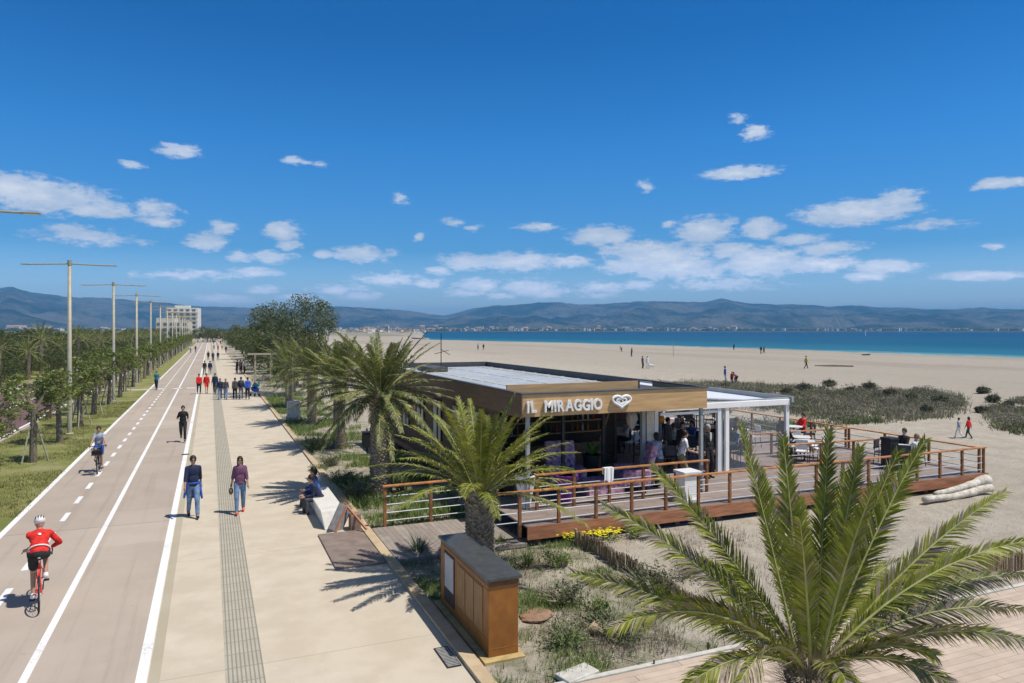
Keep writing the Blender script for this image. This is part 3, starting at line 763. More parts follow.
tabs = [(14.6, 21.3, 'round pale cafe table just inside the left bay of the marquee'), (17.3, 21.0, 'round cafe table behind the clear sheet of the marquee, nearest it'),
 (14.9, 24.5, 'round cafe table deep inside the left bay of the marquee'), (17.5, 24.6, 'round cafe table deep inside the right bay of the marquee'),
 (20.3, 20.2, 'round cafe table on open deck beside the right marquee post'), (20.2, 23.6, 'round cafe table on open deck with the seated person in grey'),
 (16.9, 22.9, 'round cafe table in the second line inside the right marquee bay'), (18.2, 27.2, 'round cafe table at the back of the right marquee bay'), (16.8, 26.6, 'round cafe table by the dark counter end, back of the marquee'),
 (20.9, 21.0, 'round cafe table just in front of the middle railing on open deck'), (22.9, 23.4, 'round cafe table by the beach side railing behind the middle railing'), (22.0, 28.8, 'round cafe table at the far end of open deck by the railing'),
 (22.6, 18.0, 'round cafe table in the right corner of the deck beside the dark bin'), (19.9, 27.5, 'farthest round cafe table on open deck behind the others')]
near = ['left of', 'right of', 'behind']
for i, (x, y, lab) in enumerate(tabs):
    pt.put((x, y, DZ), 0, 1, lab, 'cafe tables on the deck')
    place = lab.split('cafe table ')[1]
    for j, a in enumerate((20, 150, 265)):
        an = R(a+i*17); cx, cy = x+.62*math.cos(an), y+.62*math.sin(an)
        lb = ('white' if i in (2, 4, 5, 9) else 'dark')+' cafe chair '+['on the right of', 'on the left of', 'in front of'][j]+' the table '+place
        (pc_white if i in (2, 4, 5, 9) else pc_dark).put((cx, cy, DZ), an+R(90), 1, ' '.join(lb.split()[:16]), 'cafe chairs round the deck tables')
def lounge(name, lab, loc, rz):
    t = thing(name, lab, 'lounge chair', loc, rz)
    MB().box((0, 0, .36), (.9, .8, .2)).build('seat_cushion', m_purple, t, bevel=.05)
    MB().box((0, -.52, .85), (.95, .2, 1.15), rx=R(14)).build('backrest', m_purple, t, bevel=.06)
    for s in (-1, 1): MB().box((s*.5, -.05, .46), (.16, .85, .5)).build('arm', m_purple, t, bevel=.05)
    for sx in (-1, 1):
        for sy in (-1, 1): MB().bb(sx*.4-.03, sx*.4+.03, sy*.33-.03, sy*.33+.03, 0, .27).build('leg', M['dark_metal'], t)
    return t
def lounge_at(px, py, lab, rz):
    p = G(px, py, DZ); return lounge('lounge_chair', lab, (p.x, p.y, DZ), rz)
lounge('lounge_chair', 'purple flowered lounge chair with a tall back leaning right, beside the white panel', (11.75, 18.6, DZ), R(75))['group'] = 'purple lounge chairs on the porch'
lounge('lounge_chair', 'purple flowered lounge chair facing the railing, left of the potted fern', (9.9, 19.3, DZ), R(170))['group'] = 'purple lounge chairs on the porch'
cl = thing('low_table', 'low lounge table under a purple flowered cloth with an orange pot on it', 'table', (10.7, 18.55, DZ))
MB().box((0, 0, .42), (1.15, .7, .05)).build('cloth_top', m_purple, cl, bevel=.02)
MB().box((0, 0, .2), (1.2, .75, .38)).build('cloth_skirt', m_purple, cl, bevel=.02)
tp = thing('orange_pot', 'small orange pot standing on the purple table', 'pot', (10.85, 18.45, DZ+.446))
MB().lathe((0, 0, 0), [(.06, 0), (.09, .12), (.1, .2), (.085, .2)], 14).build('pot', mat('orange_glaze', (.65, .15, .04), .4), tp)
def leafball(mb, c, r, n, size, up=.5, zs=1.0, mi=0, shell=False):
    for _ in range(n):
        d = rng.normal(size=3); d /= np.linalg.norm(d)+1e-9
        rr = r*(rng.random()**(.33 if not shell else .12))
        p = np.array(c)+d*rr*np.array((1, 1, zs))
        a = rng.normal(size=3); a[2] = a[2]*.6+up*rng.random(); a /= np.linalg.norm(a)
        b = np.cross(a, rng.normal(size=3)); b /= np.linalg.norm(b)+1e-9
        L = size*(.7+.6*rng.random()); w = L*.33
        mb.add([p-a*L*.5, p+b*w*.6, p+a*L*.5, p-b*w*.6], [(0, 1, 2, 3)], mi)
def pot_plant(name, lab, loc, potm, h, r0, r1, leaf=None, lr=.3):
    t = thing(name, lab, 'potted plant', loc)
    MB().lathe((0, 0, 0), [(r0, 0), (r1, h), (r1*1.06, h), (r1*1.06, h+.03), (r1*.85, h+.03), (r1*.85, h-.03)], 20).build('pot', potm, t, smooth=False)
    if leaf:
        mb = MB()
        for k in range(26):
            a = rng.random()*6.28; e = .4+rng.random()*.9; pts = []
            for q in range(5):
                s = q/4*lr*1.5; pts.append((math.cos(a)*s*math.cos(e), math.sin(a)*s*math.cos(e), h+s*math.sin(e)-.5*s*s))
            for q in range(4):
                w = .035*(1-q/4)+.01; A = Vector(pts[q]); B = Vector(pts[q+1]); sd = Vector((-math.sin(a), math.cos(a), 0))*w
                mb.add([A-sd, A+sd, B+sd*.8, B-sd*.8], [(0, 1, 2, 3)])
        mb.build('leaves', leaf, t)
    return t
pot_plant('potted_plant', 'tapered purple pot with leafy plant standing left on the porch', (9.25, 18.0, DZ), m_pot_p, .75, .16, .34, M['weed_dark'])['group'] = 'pots on the porch'
pot_plant('potted_plant', 'tapered white pot beside the left grey post of the porch', (7.98, 17.95, DZ), m_white, .85, .14, .30, M['weed_dark'], .2)['group'] = 'pots on the porch'
pot_plant('potted_plant', 'bright green fern in a dark pot under the heart emblem', (11.1, 19.8, DZ), M['dark_metal'], .9, .2, .3, mat('fern_leaf', (.14, .30, .04), .5, .3, 4, transl=.2), .55)['group'] = 'pots on the porch'
o = thing('paper_lantern', 'white teardrop lantern hanging under the canopy right of the heart emblem', 'lantern', (12.0, 18.9, 2.55))
MB().lathe((0, 0, 0), [(.02, -.35), (.1, -.22), (.19, 0), (.17, .15), (.05, .3), (.02, .34)], 14).build('shade', mat('lantern_paper', (.5, .47, .45), .7), o, smooth=True)
MB().tube([(0, 0, .33), (0, 0, .62)], .006, 5).build('cord', M['dark_metal'], o)
o = thing('pedestal', 'white square pedestal on the deck behind the front railing', 'pedestal', (12.55, 16.85, DZ))
MB().bb(-.28, .28, -.25, .25, .0, .06).build('base', m_white, o); MB().bb(-.24, .24, -.21, .21, .061, .78).build('column', m_white, o, bevel=.01); MB().bb(-.3, .3, -.27, .27, .781, .85).build('top', m_white, o, bevel=.01)
# cloth hung on the back railing
mb = MB(); vs = []; fs = []
for i in range(9):
    x = 10.15+.3*i/8; z0 = 1.44; w = .03*math.sin(i*1.7)
    vs += [(x-.03, 17.33+w, z0-.38+.05*math.sin(i)), (x, 17.37+w*.5, z0), (x, 17.53, z0), (x+.02, 17.56-w, z0-.2)]
for i in range(8):
    for j in range(3): fs.append((4*i+j, 4*i+4+j, 4*i+5+j, 4*i+1+j))
o = mb.add(vs, fs).build('white_cloth', m_white); so = o.modifiers.new('thick', 'SOLIDIFY'); so.thickness = .012
tag(o, 'white cloth hanging over the back railing in front of the porch', 'cloth')
# dark bin on the deck
b = thing('deck_bin', 'tall dark rubbish bin at the right end of the deck', 'bin', (21.9, 17.9, DZ))
MB().bb(-.2, .2, -.2, .2, 0, 1.0).build('body', M['dark_metal'], b, bevel=.02)
MB().bb(-.22, .22, -.22, .22, 1.001, 1.1).build('lid', M['black'], b, bevel=.02)
MB().bb(-.12, .12, -.212, -.201, .75, .9).build('slot', M['black'], b)
# low sofas on the beach side
for i, (x, y, lab) in enumerate(((19.6, 25.0, 'dark wicker sofa on the deck behind the marquee post, nearest it'), (21.6, 26.5, 'dark wicker sofa on the deck near the beach side railing'))):
    t = thing('wicker_sofa', lab, 'sofa', (x, y, DZ), R(20), 'dark sofas on the deck')
    MB().box((0, 0, .2), (1.6, .75, .34)).build('base', m_chair, t, bevel=.02)
    MB().box((0, -.34, .55), (1.6, .12, .5)).build('backrest', m_chair, t, bevel=.02)
    for s in (-1, 1): MB().box((s*.76, .02, .46), (.12, .7, .3)).build('arm', m_chair, t, bevel=.02)
    MB().box((0, .04, .42), (1.36, .6, .1)).build('cushion', mat('grey_cushion', (.35, .34, .33), .9), t, bevel=.03)

# bottles and hanging things inside: small, coloured
bm_c = [mat('bottle_glass_%s' % n_, c_, .2) for n_, c_ in (('green', (.03, .12, .04)), ('amber', (.3, .12, .02)), ('clear', (.5, .5, .5)), ('red', (.4, .03, .02)))]
bprot = []
for q in range(4):
    me = MB().lathe((0, 0, 0), [(.035, 0), (.037, .18), (.014, .24), (.013, .3)], 8).mesh('bottle', bm_c[q]); bprot.append(me)
k = 0
for z in (1.73, 2.13, 2.53):
    for x in np.arange(8.8, 12.9, .21):
        if random.random() < .25: continue
        o = link('bottle', bprot[random.randrange(4)], None, (x, Y1+3.05, z)); tag(o, 'small bottle on the dark shelves inside the bar', 'bottle', 'bottles on the bar shelves'); k += 1
o = thing('hanging_lamp', 'round orange lamp hanging in the left bay of the marquee', 'lamp', (14.9, 21.6, 2.1))
MB().ell((0, 0, 0), (.17, .17, .17)).build('shade', mat('orange_shade', (.75, .33, .05), .6), o, smooth=True); MB().tube([(0, 0, .16), (0, 0, .75)], .006, 5).build('cord', M['dark_metal'], o)
o = thing('hanging_lamp', 'purple round lamp hanging beside the orange lamp in the marquee', 'lamp', (14.55, 21.8, 2.15))
MB().ell((0, 0, 0), (.16, .16, .16)).build('shade', mat('purple_shade', (.18, .06, .4), .6), o, smooth=True); MB().tube([(0, 0, .15), (0, 0, .7)], .006, 5).build('cord', M['dark_metal'], o)
# dark partition in the left bay of the marquee (drinks counter, shelving)
ct = thing('drinks_counter', 'dark drinks counter at the back of the left marquee bay', 'counter', (14.5, 24.2, DZ))
MB().bb(-1.2, 1.3, 1.3, 1.9, 0, 1.1).build('counter', m_chair, ct); MB().bb(-1.0, 2.4, 2.6, 2.7, 0, 2.35).build('back_panel', mat('dark_red_panel', (.10, .045, .04), .7, .4, 3), ct)
for z in (1.2, 1.6, 2.0): MB().bb(-1.2, 1.5, 2.35, 2.59, z, z+.03).build('shelf', M['fascia_wood'], ct)

# ------------------------------------------------------------------ kiosk, bench and small things by the kerb
ks = thing('information_kiosk', 'rust-brown box kiosk with a dark slab top beside the kerb', 'kiosk')
KX0, KX1, KY0, KY1, KZ = 4.12, 4.64, 10.72, 13.3, 1.26
MB().bb(KX0, KX1, KY0, KY1, .036, KZ).build('body', M['kiosk_wood'], ks, bevel=.006)
MB().bb(KX0-.04, KX1+.05, KY0-.05, KY1+.05, KZ+.002, KZ+.052).build('top_slab', mat('dark_stone_top', (.075, .08, .09), .3, .2, 8, .06, 60, spec=.5), ks, bevel=.006)
MB().bb(KX0-.004, KX1+.004, KY0-.006, KY1-.02, KZ-.09, KZ-.001).build('trim', mat('dark_wood_trim', (.13, .06, .025), .5), ks)
for y in (10.98, 11.42, 11.86):
    MB().bb(KX0-.012, KX0-.001, y, y+.40, .34, 1.08).build('side_panel', M['kiosk_panel'], ks, bevel=.003)
for z in (.30, 1.10): MB().bb(KX0-.006, KX0-.001, KY0+.02, KY1-.8, z, z+.012).build('joint_line', M['kiosk_panel'], ks)
MB().bb(KX0-.010, KX0-.001, 12.45, 13.05, .18, 1.12).build('screen_frame', M['black'], ks)
MB().bb(KX0-.014, KX0-.011, 12.49, 13.01, .45, 1.08).build('screen', mat('pale_screen', (.42, .44, .50), .25, .1, 2), ks)
MB().bb(KX0+.02, KX1-.02, KY0-.004, KY0-.001, 1.15, 1.158).build('joint_line', M['kiosk_panel'], ks)
MB().bb(KX0+.02, KX1-.02, KY0-.004, KY0-.001, .16, .168).build('joint_line', M['kiosk_panel'], ks)
o = MB().bb(4.0, 4.70, 10.56, 13.4, -.14, .035).build('kiosk_plinth', mat('yellow_plinth', (.46, .34, .15), .8, .2, 6, .2, 40)); tag(o, 'low ochre plinth under the brown kiosk', 'plinth')
o = thing('drain_grate', 'dark rectangular drain grate by the kerb at the bottom', 'grate', (0, 0, 0))
MB().bb(3.42, 3.66, 10.7, 11.45, .002, .012).build('frame', M['dark_metal'], o)
mb = MB()
for i in range(14): mb.bb(3.44, 3.64, 10.73+i*.05, 10.75+i*.05, .013, .02)
mb.build('bars', M['grey_stone'], o)
o = MB().tube([tuple(G(185.5, 454.5))[:2]+(.001,), tuple(G(185.5, 454.5))[:2]+(.01,)], .16, 16).build('drain_cover', M['dark_metal']); tag(o, 'small round dark drain cover on the promenade behind the walking man', 'drain cover')

# stone bench with bevelled end
bn = thing('stone_bench', 'white stone block bench beside the kerb with people sitting on it', 'bench')
mb = MB(); mb.add([(2.80, 19.35, 0), (3.30, 19.35, 0), (3.30, 22.6, 0), (2.80, 22.6, 0), (2.72, 19.55, .46), (3.36, 19.75, .46), (3.36, 22.6, .46), (2.72, 22.6, .46)],
 [(3, 2, 1, 0), (4, 5, 6, 7), (0, 1, 5, 4), (1, 2, 6, 5), (2, 3, 7, 6), (3, 0, 4, 7)])
mb.build('block', mat('bench_stone', (.66, .64, .60), .7, .1, 8, .15, 60), bn, bevel=.02)
sg = thing('folding_sign', 'small wooden folding board leaning between bench and walkway', 'sign')
mb = MB(); mb.bar((3.02, 19.15, .01), (3.34, 19.3, .62), .06, .42); mb.build('panel', mat('grey_board', (.30, .30, .31), .6), sg)
for s in (-.22, .22): MB().bar((3.0, 19.15+s, .01), (3.33, 19.3+s, .66), .05, .04).build('frame_bar', mat('reddish_frame', (.45, .20, .11), .6), sg)
MB().bb(3.42, 3.68, 18.98, 19.35, .0, .42).build('side_block', mat('brown_block', (.30, .20, .15), .7), sg)
MB().bar((3.35, 19.3, .62), (3.75, 18.6, .12), .05, .05).build('brace', mat('reddish_frame', (.45, .20, .11), .6), sg)

# grey utility box with a thin pole, litter bin on a post
p = G(294.5, 421)
ub = thing('utility_box', 'grey stone pillar box with thin pole at the kerb, between the palms', 'utility box', (p.x, p.y, 0))
MB().bb(-.45, .35, -.35, .35, -.1, .25).build('footing', M['grey_stone'], ub, bevel=.02); MB().bb(-.4, .3, -.3, .3, .251, 1.15).build('box', mat('box_concrete', (.5, .5, .47), .8), ub, bevel=.02); MB().tube([(-.1, 0, 1.15), (-.1, 0, 3.7)], .045, 8).build('pole', M['pole'], ub)
p = G(368, 455)
lb = thing('litter_bin', 'black litter bin on a post beside the thick palm trunk', 'bin', (p.x, p.y, 0))
MB().bb(-.23, .23, -.2, .2, .35, .95).build('bin_body', M['black'], lb, bevel=.02); MB().bb(-.25, .25, -.22, .22, .951, 1.0).build('lid', M['dark_metal'], lb); MB().tube([(0, .23, -.1), (0, .23, 1.1)], .035, 8).build('post', M['dark_metal'], lb)

# brushwood fences on the sand
def wicker(name, lab, a, b, h, z0=-.05):
    a, b = Vector(a+(0,)), Vector(b+(0,)); L = (b-a).length; mb = MB(); d = (b-a).normalized(); nrm = Vector((-d.y, d.x, 0))
    t = thing(name, lab, 'fence', (0, 0, 0), 0, 'brushwood fences on the sand')
    x = 0
    while x < L:
        p = a+d*x+nrm*random.uniform(-.03, .03); g = gh(p.x, p.y)
        hh = h*random.uniform(.8, 1.08); q = p+d*random.uniform(-.04, .04)
        mb.bar((p.x, p.y, g+z0), (q.x, q.y, g+hh), random.uniform(.008, .018)); x += random.uniform(.007, .014)
    mb.build('brushwood', M['wicker'], t)
    for i in range(int(L/1.3)+1):
        p = a+d*min(L, i*1.3); g = gh(p.x, p.y); MB().tube([(p.x, p.y, g-.2), (p.x, p.y, g+h*1.12)], .03, 7).build('post', M['stake'], t)
    mb = MB()
    for zz in (.3, .75):
        pts = [a+d*(L*i/12) for i in range(13)]
        mb.tube([(p.x+nrm.x*.035, p.y+nrm.y*.035, gh(p.x, p.y)+h*zz) for p in pts], .008, 5)
    mb.build('wire', M['stake'], t)
    return t
wicker('brushwood_fence', 'brown brushwood fence running from the deck towards the foreground palm', (8.35, 15.7), (8.5, 10.4), .36)
wicker('brushwood_fence', 'short brushwood fence behind the right fronds of the foreground palm', (12.3, 10.35), (17.5, 10.1), .42)

# bleached logs
def log(lab, a, b, r0, r1):
    a = Vector(a); b = Vector(b); pts = []; rs = []
    for i in range(14):
        t = i/13; p = a.lerp(b, t); p += Vector((noise2(t*3, r0*99, 1, 1)*.16, noise2(t*3, r0*55, 1, 2)*.16, noise2(t*4, 3, 1, 5)*.05)); pts.append(p); rs.append((r0+(r1-r0)*t)*(1+.22*noise2(t*9, r1*30, 1, 3)))
    o = MB().tube(pts, rs, 12).build('bleached_log', M['dry_wood'], None, smooth=True); return tag(o, lab, 'log', 'bleached logs below the deck')
p = G(934, 503); q = G(988, 493)
log('long bleached log lying at the front below the deck corner', (p.x-.35, p.y, .10), (q.x+.1, q.y, .14), .09, .13)
p = G(944, 497); q = G(978, 489)
log('thicker bleached log lying behind, against the deck edge', (p.x-.3, p.y, .12), (q.x+.45, q.y, .26), .08, .17)
# stones, slab, pegs
def rock(lab, cat, c, dims, m, seed, rz=0):
    bmx = bmesh.new(); bmesh.ops.create_icosphere(bmx, subdivisions=3, radius=1)
    for v in bmx.verts:
        n = v.co.normalized(); k = 1+.22*noise2(n.x*2+seed, n.y*2+n.z*2, 1, seed); v.co = Vector((n.x*dims[0]*k, n.y*dims[1]*k, max(-.6, min(.75, n.z*1.1))*dims[2]*k))
    me = bpy.data.meshes.new('stone'); bmx.to_mesh(me); bmx.free(); me.materials.append(m)
    o = link('stone', me, None, (c[0], c[1], gh(c[0], c[1])+dims[2]*.3)); o.rotation_euler = (0, 0, rz); return tag(o, lab, cat)
p = G(537, 618); rock('flat reddish stone half sunk in sand right of the kiosk', 'stone', p, (.34, .27, .06), mat('red_stone', (.33, .20, .13), .85, .2, 6, .3, 30), 3, .4)
p = G(601, 632); rock('sandy boulder between the weeds above the boardwalk', 'stone', p, (.22, .2, .12), mat('tan_stone', (.42, .32, .21), .9, .2, 6, .3, 30), 5, .2)
p = G(577, 677); 
mb = MB(); mb.box((p.x, p.y, gh(p.x, p.y)+.05), (.62, .34, .08), .25); o = mb.build('white_slab', M['concrete'], bevel=.015); tag(o, 'small white concrete slab lying at the edge of the boardwalk', 'slab')
pegs = [G(708, 651), G(654, 667)]
for i, (p, lab) in enumerate(zip(pegs, ('dark peg with string in the sand, farther from the kiosk', 'dark peg with string in the sand, nearer the white slab'))):
    o = thing('ground_peg', lab, 'peg', (p.x, p.y, gh(p.x, p.y)), 0, 'pegs in the sand')
    MB().tube([(0, 0, -.1), (0, 0, .2)], .014, 6).build('peg', M['black'], o)
    MB().tube([(0, 0, .14), (-.25, .35, .1), (-.5, .7, .12)], .006, 5).build('string', M['stake'], o)
# ------------------------------------------------------------------ vegetation
def frond(mb, tip, base=(0, 0, 0), up=None, n=40, leaf=.42, sag=.0, droop=.25, dry=0.0, w=.022, seed=0, lift=.45, rach=.018, fine=True, fw=0.0, view=None):
    """a pinnate palm leaf from base to tip; mats 0 green 1 yellowish 2 dry 3 rachis"""
    r = np.random.default_rng(seed)
    b = Vector(base); t = Vector(tip)
    L = (t-b).length; hz = Vector((t.x-b.x, t.y-b.y, 0)); hl = max(hz.length, .05)
    ctl = b+(t-b)*.45+Vector((0, 0, 1))*sag*L
    K = 10
    def P(s): return b*(1-s)**2+ctl*2*s*(1-s)+t*s*s
    pts = [P(i/K) for i in range(K+1)]
    mb.tube(pts, [rach*(1-.82*i/K) for i in range(K+1)], 5, mi=3)
    for i in range(n):
        s = .10+.9*(i/(n-1))
        p = P(s); tg = (P(min(1, s+.02))-P(s-.02)).normalized()
        side = tg.cross(Vector((0, 0, 1)))
        if side.length < .15: side = tg.cross(hz.normalized() if hz.length > .01 else Vector((1, 0, 0)))
        side.normalize()
        if view is not None:
            si = tg.cross(view)
            if si.length > .2:
                si.normalize(); si = si if si.dot(side) >= 0 else -si
                side = (side*.6+si*.9).normalized(); side = (side-tg*side.dot(tg)).normalized()
        nup = side.cross(tg).normalized()
        prof = min(1, .30+2.6*(s-.10)) if s < .36 else (1 if s < .6 else max(.30, 1-(s-.6)*1.6))
        ll = leaf*prof
        fwd = .75+.6*s+fw
        for sd in (-1, 1):
            if r.random() < .03: continue
            l2 = ll*r.uniform(.82, 1.12)
            d = (side*sd+tg*fwd*r.uniform(.8, 1.2)+nup*(lift+r.uniform(-.18, .18))).normalized()
            dn = Vector((0, 0, -1))*droop*l2*r.uniform(.5, 1.5)
            wv = d.cross(nup).normalized()
            wv = (wv+nup*r.uniform(-.6, .6)).normalized()
            ww = w*r.uniform(.8, 1.15)*(.6+.4*prof)
            mi = 0; q = r.random()
            if q < dry: mi = 2
            elif q < dry+.10: mi = 1
            m1 = p+d*l2*.5+dn*.18; m2 = p+d*l2+dn
            if fine:
                mb.add([p-wv*ww*.35, p+wv*ww*.35, m1-wv*ww*.5, m1+wv*ww*.5, m2], [(0, 1, 3, 2), (2, 3, 4)], mi)
            else:
                mb.add([p-wv*ww*.4, p+wv*ww*.4, m2], [(0, 1, 2)], mi)
    return mb
PM = [M['palm'], M['palm_yellow'], M['palm_dry'], M['rachis']]
PMG = [M['palm_grey'], M['palm_yellow'], M['palm_dry'], M['rachis']]
def palm_trunk(h, r0, r1, name='trunk', parent=None, bulge=.12, n=260, seed=0):
    r = np.random.default_rng(seed); mb = MB()
    K = 10; prof = []
    for i in range(K+1):
        t = i/K; rr = r0+(r1-r0)*t+bulge*max(0, t-.75)*2
        prof.append((rr*.93, -.25+(h+.25)*t))
    mb.lathe((0, 0, 0), prof, 16)
    for i in range(n):          # old leaf bases set in a spiral
        t = (i+.5)/n; a = i*2.39996; z = h*t; rr = r0+(r1-r0)*t+bulge*max(0, t-.75)*2
        out = Vector((math.cos(a), math.sin(a), 0)); sd = Vector((-math.sin(a), math.cos(a), 0)); s = .052*(rr/.3)*r.uniform(.6, 1.3)*(1+1.0*max(0, t-.8)*3)
        c_ = out*rr*.90+Vector((0, 0, z))
        mb.add([c_-sd*s*1.1, c_+sd*s*1.1, c_+out*s*.75+sd*s*.5+Vector((0, 0, s*1.2)), c_+out*s*.75-sd*s*.5+Vector((0, 0, s*1.2)), c_+Vector((0, 0, s*1.5))],
               [(0, 1, 2, 3), (3, 2, 4), (1, 4, 2), (0, 3, 4)])
    return mb.build(name, M['bark'], parent)

# the foreground palm: each frond placed by the tip it reaches
fp = G(812, 650, 1.95)
FPZ = (HC-1.95)*F/(650-HOR)
pal = thing('palm_tree', 'large foreground palm with bright green stiff fronds at the bottom right', 'palm tree', (fp.x, fp.y, 0))
palm_trunk(1.62, .30, .22, parent=pal, seed=3, bulge=.05)
rgt = Vector((math.cos(YAW), -math.sin(YAW), 0)); fwdv = Vector((math.sin(YAW), math.cos(YAW), 0))
TIPS = [(574,573,.35,.03,.08,.25,.05),(603,505,.4,.04,.10,.5,.05),(652,466,.5,.02,.05,.2,.05),(740,424,.3,.0,.04,.15,0),(783,438,-.3,.0,.04,.1,.2),
 (829,430,.5,.0,.04,.1,0),(860,448,.2,.02,.05,.1,0),(898,452,.7,.02,.06,.12,0),(925,440,.45,.02,.05,.12,0),(874,487,-1.2,.04,.08,.1,0),
 (1005,492,.9,.03,.08,.3,.05),(1034,540,.4,.07,.14,.12,.05),(968,548,1.5,.05,.1,.2,.05),(1036,575,.6,.08,.16,.45,.45),(1040,612,.2,.08,.16,.55,.5),
 (1024,640,-.3,.10,.2,.6,.35),(935,655,-.9,.12,.2,.5,.2),(700,560,1.3,.05,.1,.2,.05),(668,600,-.4,.08,.15,.3,.1),(610,628,-.9,.12,.2,.4,.2),
 (760,470,1.2,.0,.06,.2,.0),(845,470,1.2,.0,.05,.1,0),(800,520,-1.6,.03,.08,.1,0),(900,560,1.9,.05,.1,.2,.05),(735,690,-1.5,.15,.25,.4,.2),(860,720,-1.6,.15,.25,.4,.2),
 (960,690,-1.0,.13,.2,.5,.3),(800,500,1.0,.0,.05,.1,0),(650,720,-.7,.15,.25,.4,.2)]
for i, (px, py, dep, sag, droop, dry, _) in enumerate(TIPS):
    Z = FPZ+dep; v = rgt*((px-512)/F*Z)+fwdv*Z+Vector((0, 0, HC-(py-HOR)/F*Z))
    tip = v-Vector((fp.x, fp.y, 0)); bl = tip-Vector((0, 0, 1.75))
    a = math.atan2(tip.y, tip.x)
    base = Vector((math.cos(a)*.12, math.sin(a)*.12, 1.70+.05*(i % 3)))
    n = 128
    mb = frond(MB(), tip, base, n=n, leaf=.31, sag=sag*2.0+.06, droop=.12+droop, dry=dry*.8, w=.0195, seed=i, lift=.5 if _ < .3 else .25, rach=.02, fw=.35, view=fwdv)
    mb.build('frond', PMG if _ >= .3 else PM, pal)
# dead fibre and short spines round the heart
mb = MB()
for i in range(1500):
    a = rng.random()*6.28; e = rng.uniform(-.2, 1.45); l = rng.uniform(.12, .5); o_ = Vector((math.cos(a)*.2, math.sin(a)*.2, 1.45+rng.random()*.5))
    d = Vector((math.cos(a)*math.cos(e), math.sin(a)*math.cos(e), math.sin(e))); sd = d.cross(Vector((0, 0, 1))).normalized()*.006
    mb.add([o_-sd, o_+sd, o_+d*l], [(0, 1, 2)])
mb.build('dead_fibre', M['palm_dry'], pal)

def palm(name, label, loc, h, rt, nf, L, seed, mats, group, n=44, dry=.06, upr=1.15, low=-.25, w=.03, leaf=.42, fronds=True, sag=.14, fine=True):
    t = thing(name, label, 'palm tree', loc, 0, group)
    palm_trunk(h, rt, rt*.92, parent=t, seed=seed, n=int(320+h*110))
    r = np.random.default_rng(seed); allm = MB()
    for i in range(nf):
        k = (i+.5)/nf; a = i*2.39996+r.uniform(-.2, .2)
        e = upr*1.25*(1-k)**.8+low*k+r.uniform(-.1, .1)
        l = L*r.uniform(.85, 1.05)*(1 if k > .12 else .8)
        d = Vector((math.cos(a)*math.cos(e), math.sin(a)*math.cos(e), math.sin(e)))
        b = Vector((math.cos(a)*rt*.3, math.sin(a)*rt*.3, h-.05+.12*(1-k)))
        tip = b+d*l-Vector((0, 0, l*.20*math.cos(e)))
        m_ = frond(MB() if fronds else allm, tip, b, n=n, leaf=leaf*r.uniform(.9, 1.05), sag=sag+.05*k, droop=.3, dry=dry+.35*max(0, k-.8), w=w, seed=seed*97+i, lift=.35-.25*k, rach=.02, fine=fine)
        if fronds: m_.build('frond', mats, t)
    if not fronds: allm.build('crown', mats, t)
    return t
GP = 'palms along the promenade kerb'
palm('palm_tree', 'low young palm standing between the kiosk and the bar walkway', (5.35, 14.45, 0), 1.75, .33, 54, 2.55, 11, PM, GP, n=84, upr=1.05, low=.0, dry=.1, leaf=.30, w=.024, sag=.2)
palm('palm_tree', 'tall thick palm beside the litter bin, in front of the bar side wall', (5.15, 23.2, 0), 3.2, .37, 72, 2.75, 12, PMG, GP, n=80, dry=.14, low=-.5, upr=.95, leaf=.34, w=.03)
palm('palm_tree', 'palm with narrow trunk behind the thick palm, second one back', (5.35, 32.6, 0), 2.9, .28, 58, 2.45, 13, PMG, GP, n=56, low=-.4, fronds=False)
palm('palm_tree', 'palm beside the grey pillar box, third one back', (5.3, 41.5, 0), 2.9, .28, 58, 2.5, 14, PMG, GP, n=44, low=-.35, fronds=False)
palm('palm_tree', 'palm with low hanging fronds just past the grey pillar box', (5.0, 50.7, 0), 2.8, .3, 56, 2.6, 15, PMG, GP, n=34, low=-.9, fronds=False)

# ---- broadleaf trees
def tree(name, label, loc, h, cr, clear, leafm, nclump, nleaf, size, seed, group=None, rtr=.10, zs=.8, cat='tree', flat=1.0, spread=1.0):
    global rng
    rng = np.random.default_rng(seed)
    t = thing(name, label, cat, loc, 0, group)
    cz = (h+clear)/2; rz_ = (h-clear)/2
    tr = MB(); lean = rng.uniform(-.15, .15, 2)
    top = Vector((lean[0], lean[1], clear+.25*(h-clear)))
    tr.tube([(0, 0, -.2), (lean[0]*.3, lean[1]*.3, clear*.5), top], [rtr*1.25, rtr, rtr*.7], 9)
    cr_ = MB(); clumps = []
    for i in range(nclump):
        d = rng.normal(size=3); d /= np.linalg.norm(d); rr = rng.uniform(.35, 1.0)**.6
        c_ = Vector((d[0]*cr*rr*spread, d[1]*cr*rr*spread, cz+d[2]*rz_*rr*.92)); clumps.append(c_)
        if i < 9:
            q = top.lerp(c_, .5)+Vector(rng.uniform(-.1, .1, 3)); tr.tube([top*.9, q, c_], [rtr*.5, rtr*.3, rtr*.1], 6)
    for c_ in clumps:
        k = rng.uniform(.5, 1.3)
        leafball(cr_, c_, cr*.30*k, int(nleaf*k), size, zs=.75)
    tr.build('trunk', M['tree_bark'], t); cr_.build('crown', leafm, t)
    return t
def stakes(t, sd):
    r = np.random.default_rng(sd)
    for k in range(3):
        a = k*2.09+r.uniform(-.3, .3); MB().tube([(math.cos(a)*.55, math.sin(a)*.55, -.1), (math.cos(a)*.10, math.sin(a)*.10, 1.65)], .032, 6).build('stake', M['stake'], t)
street = []
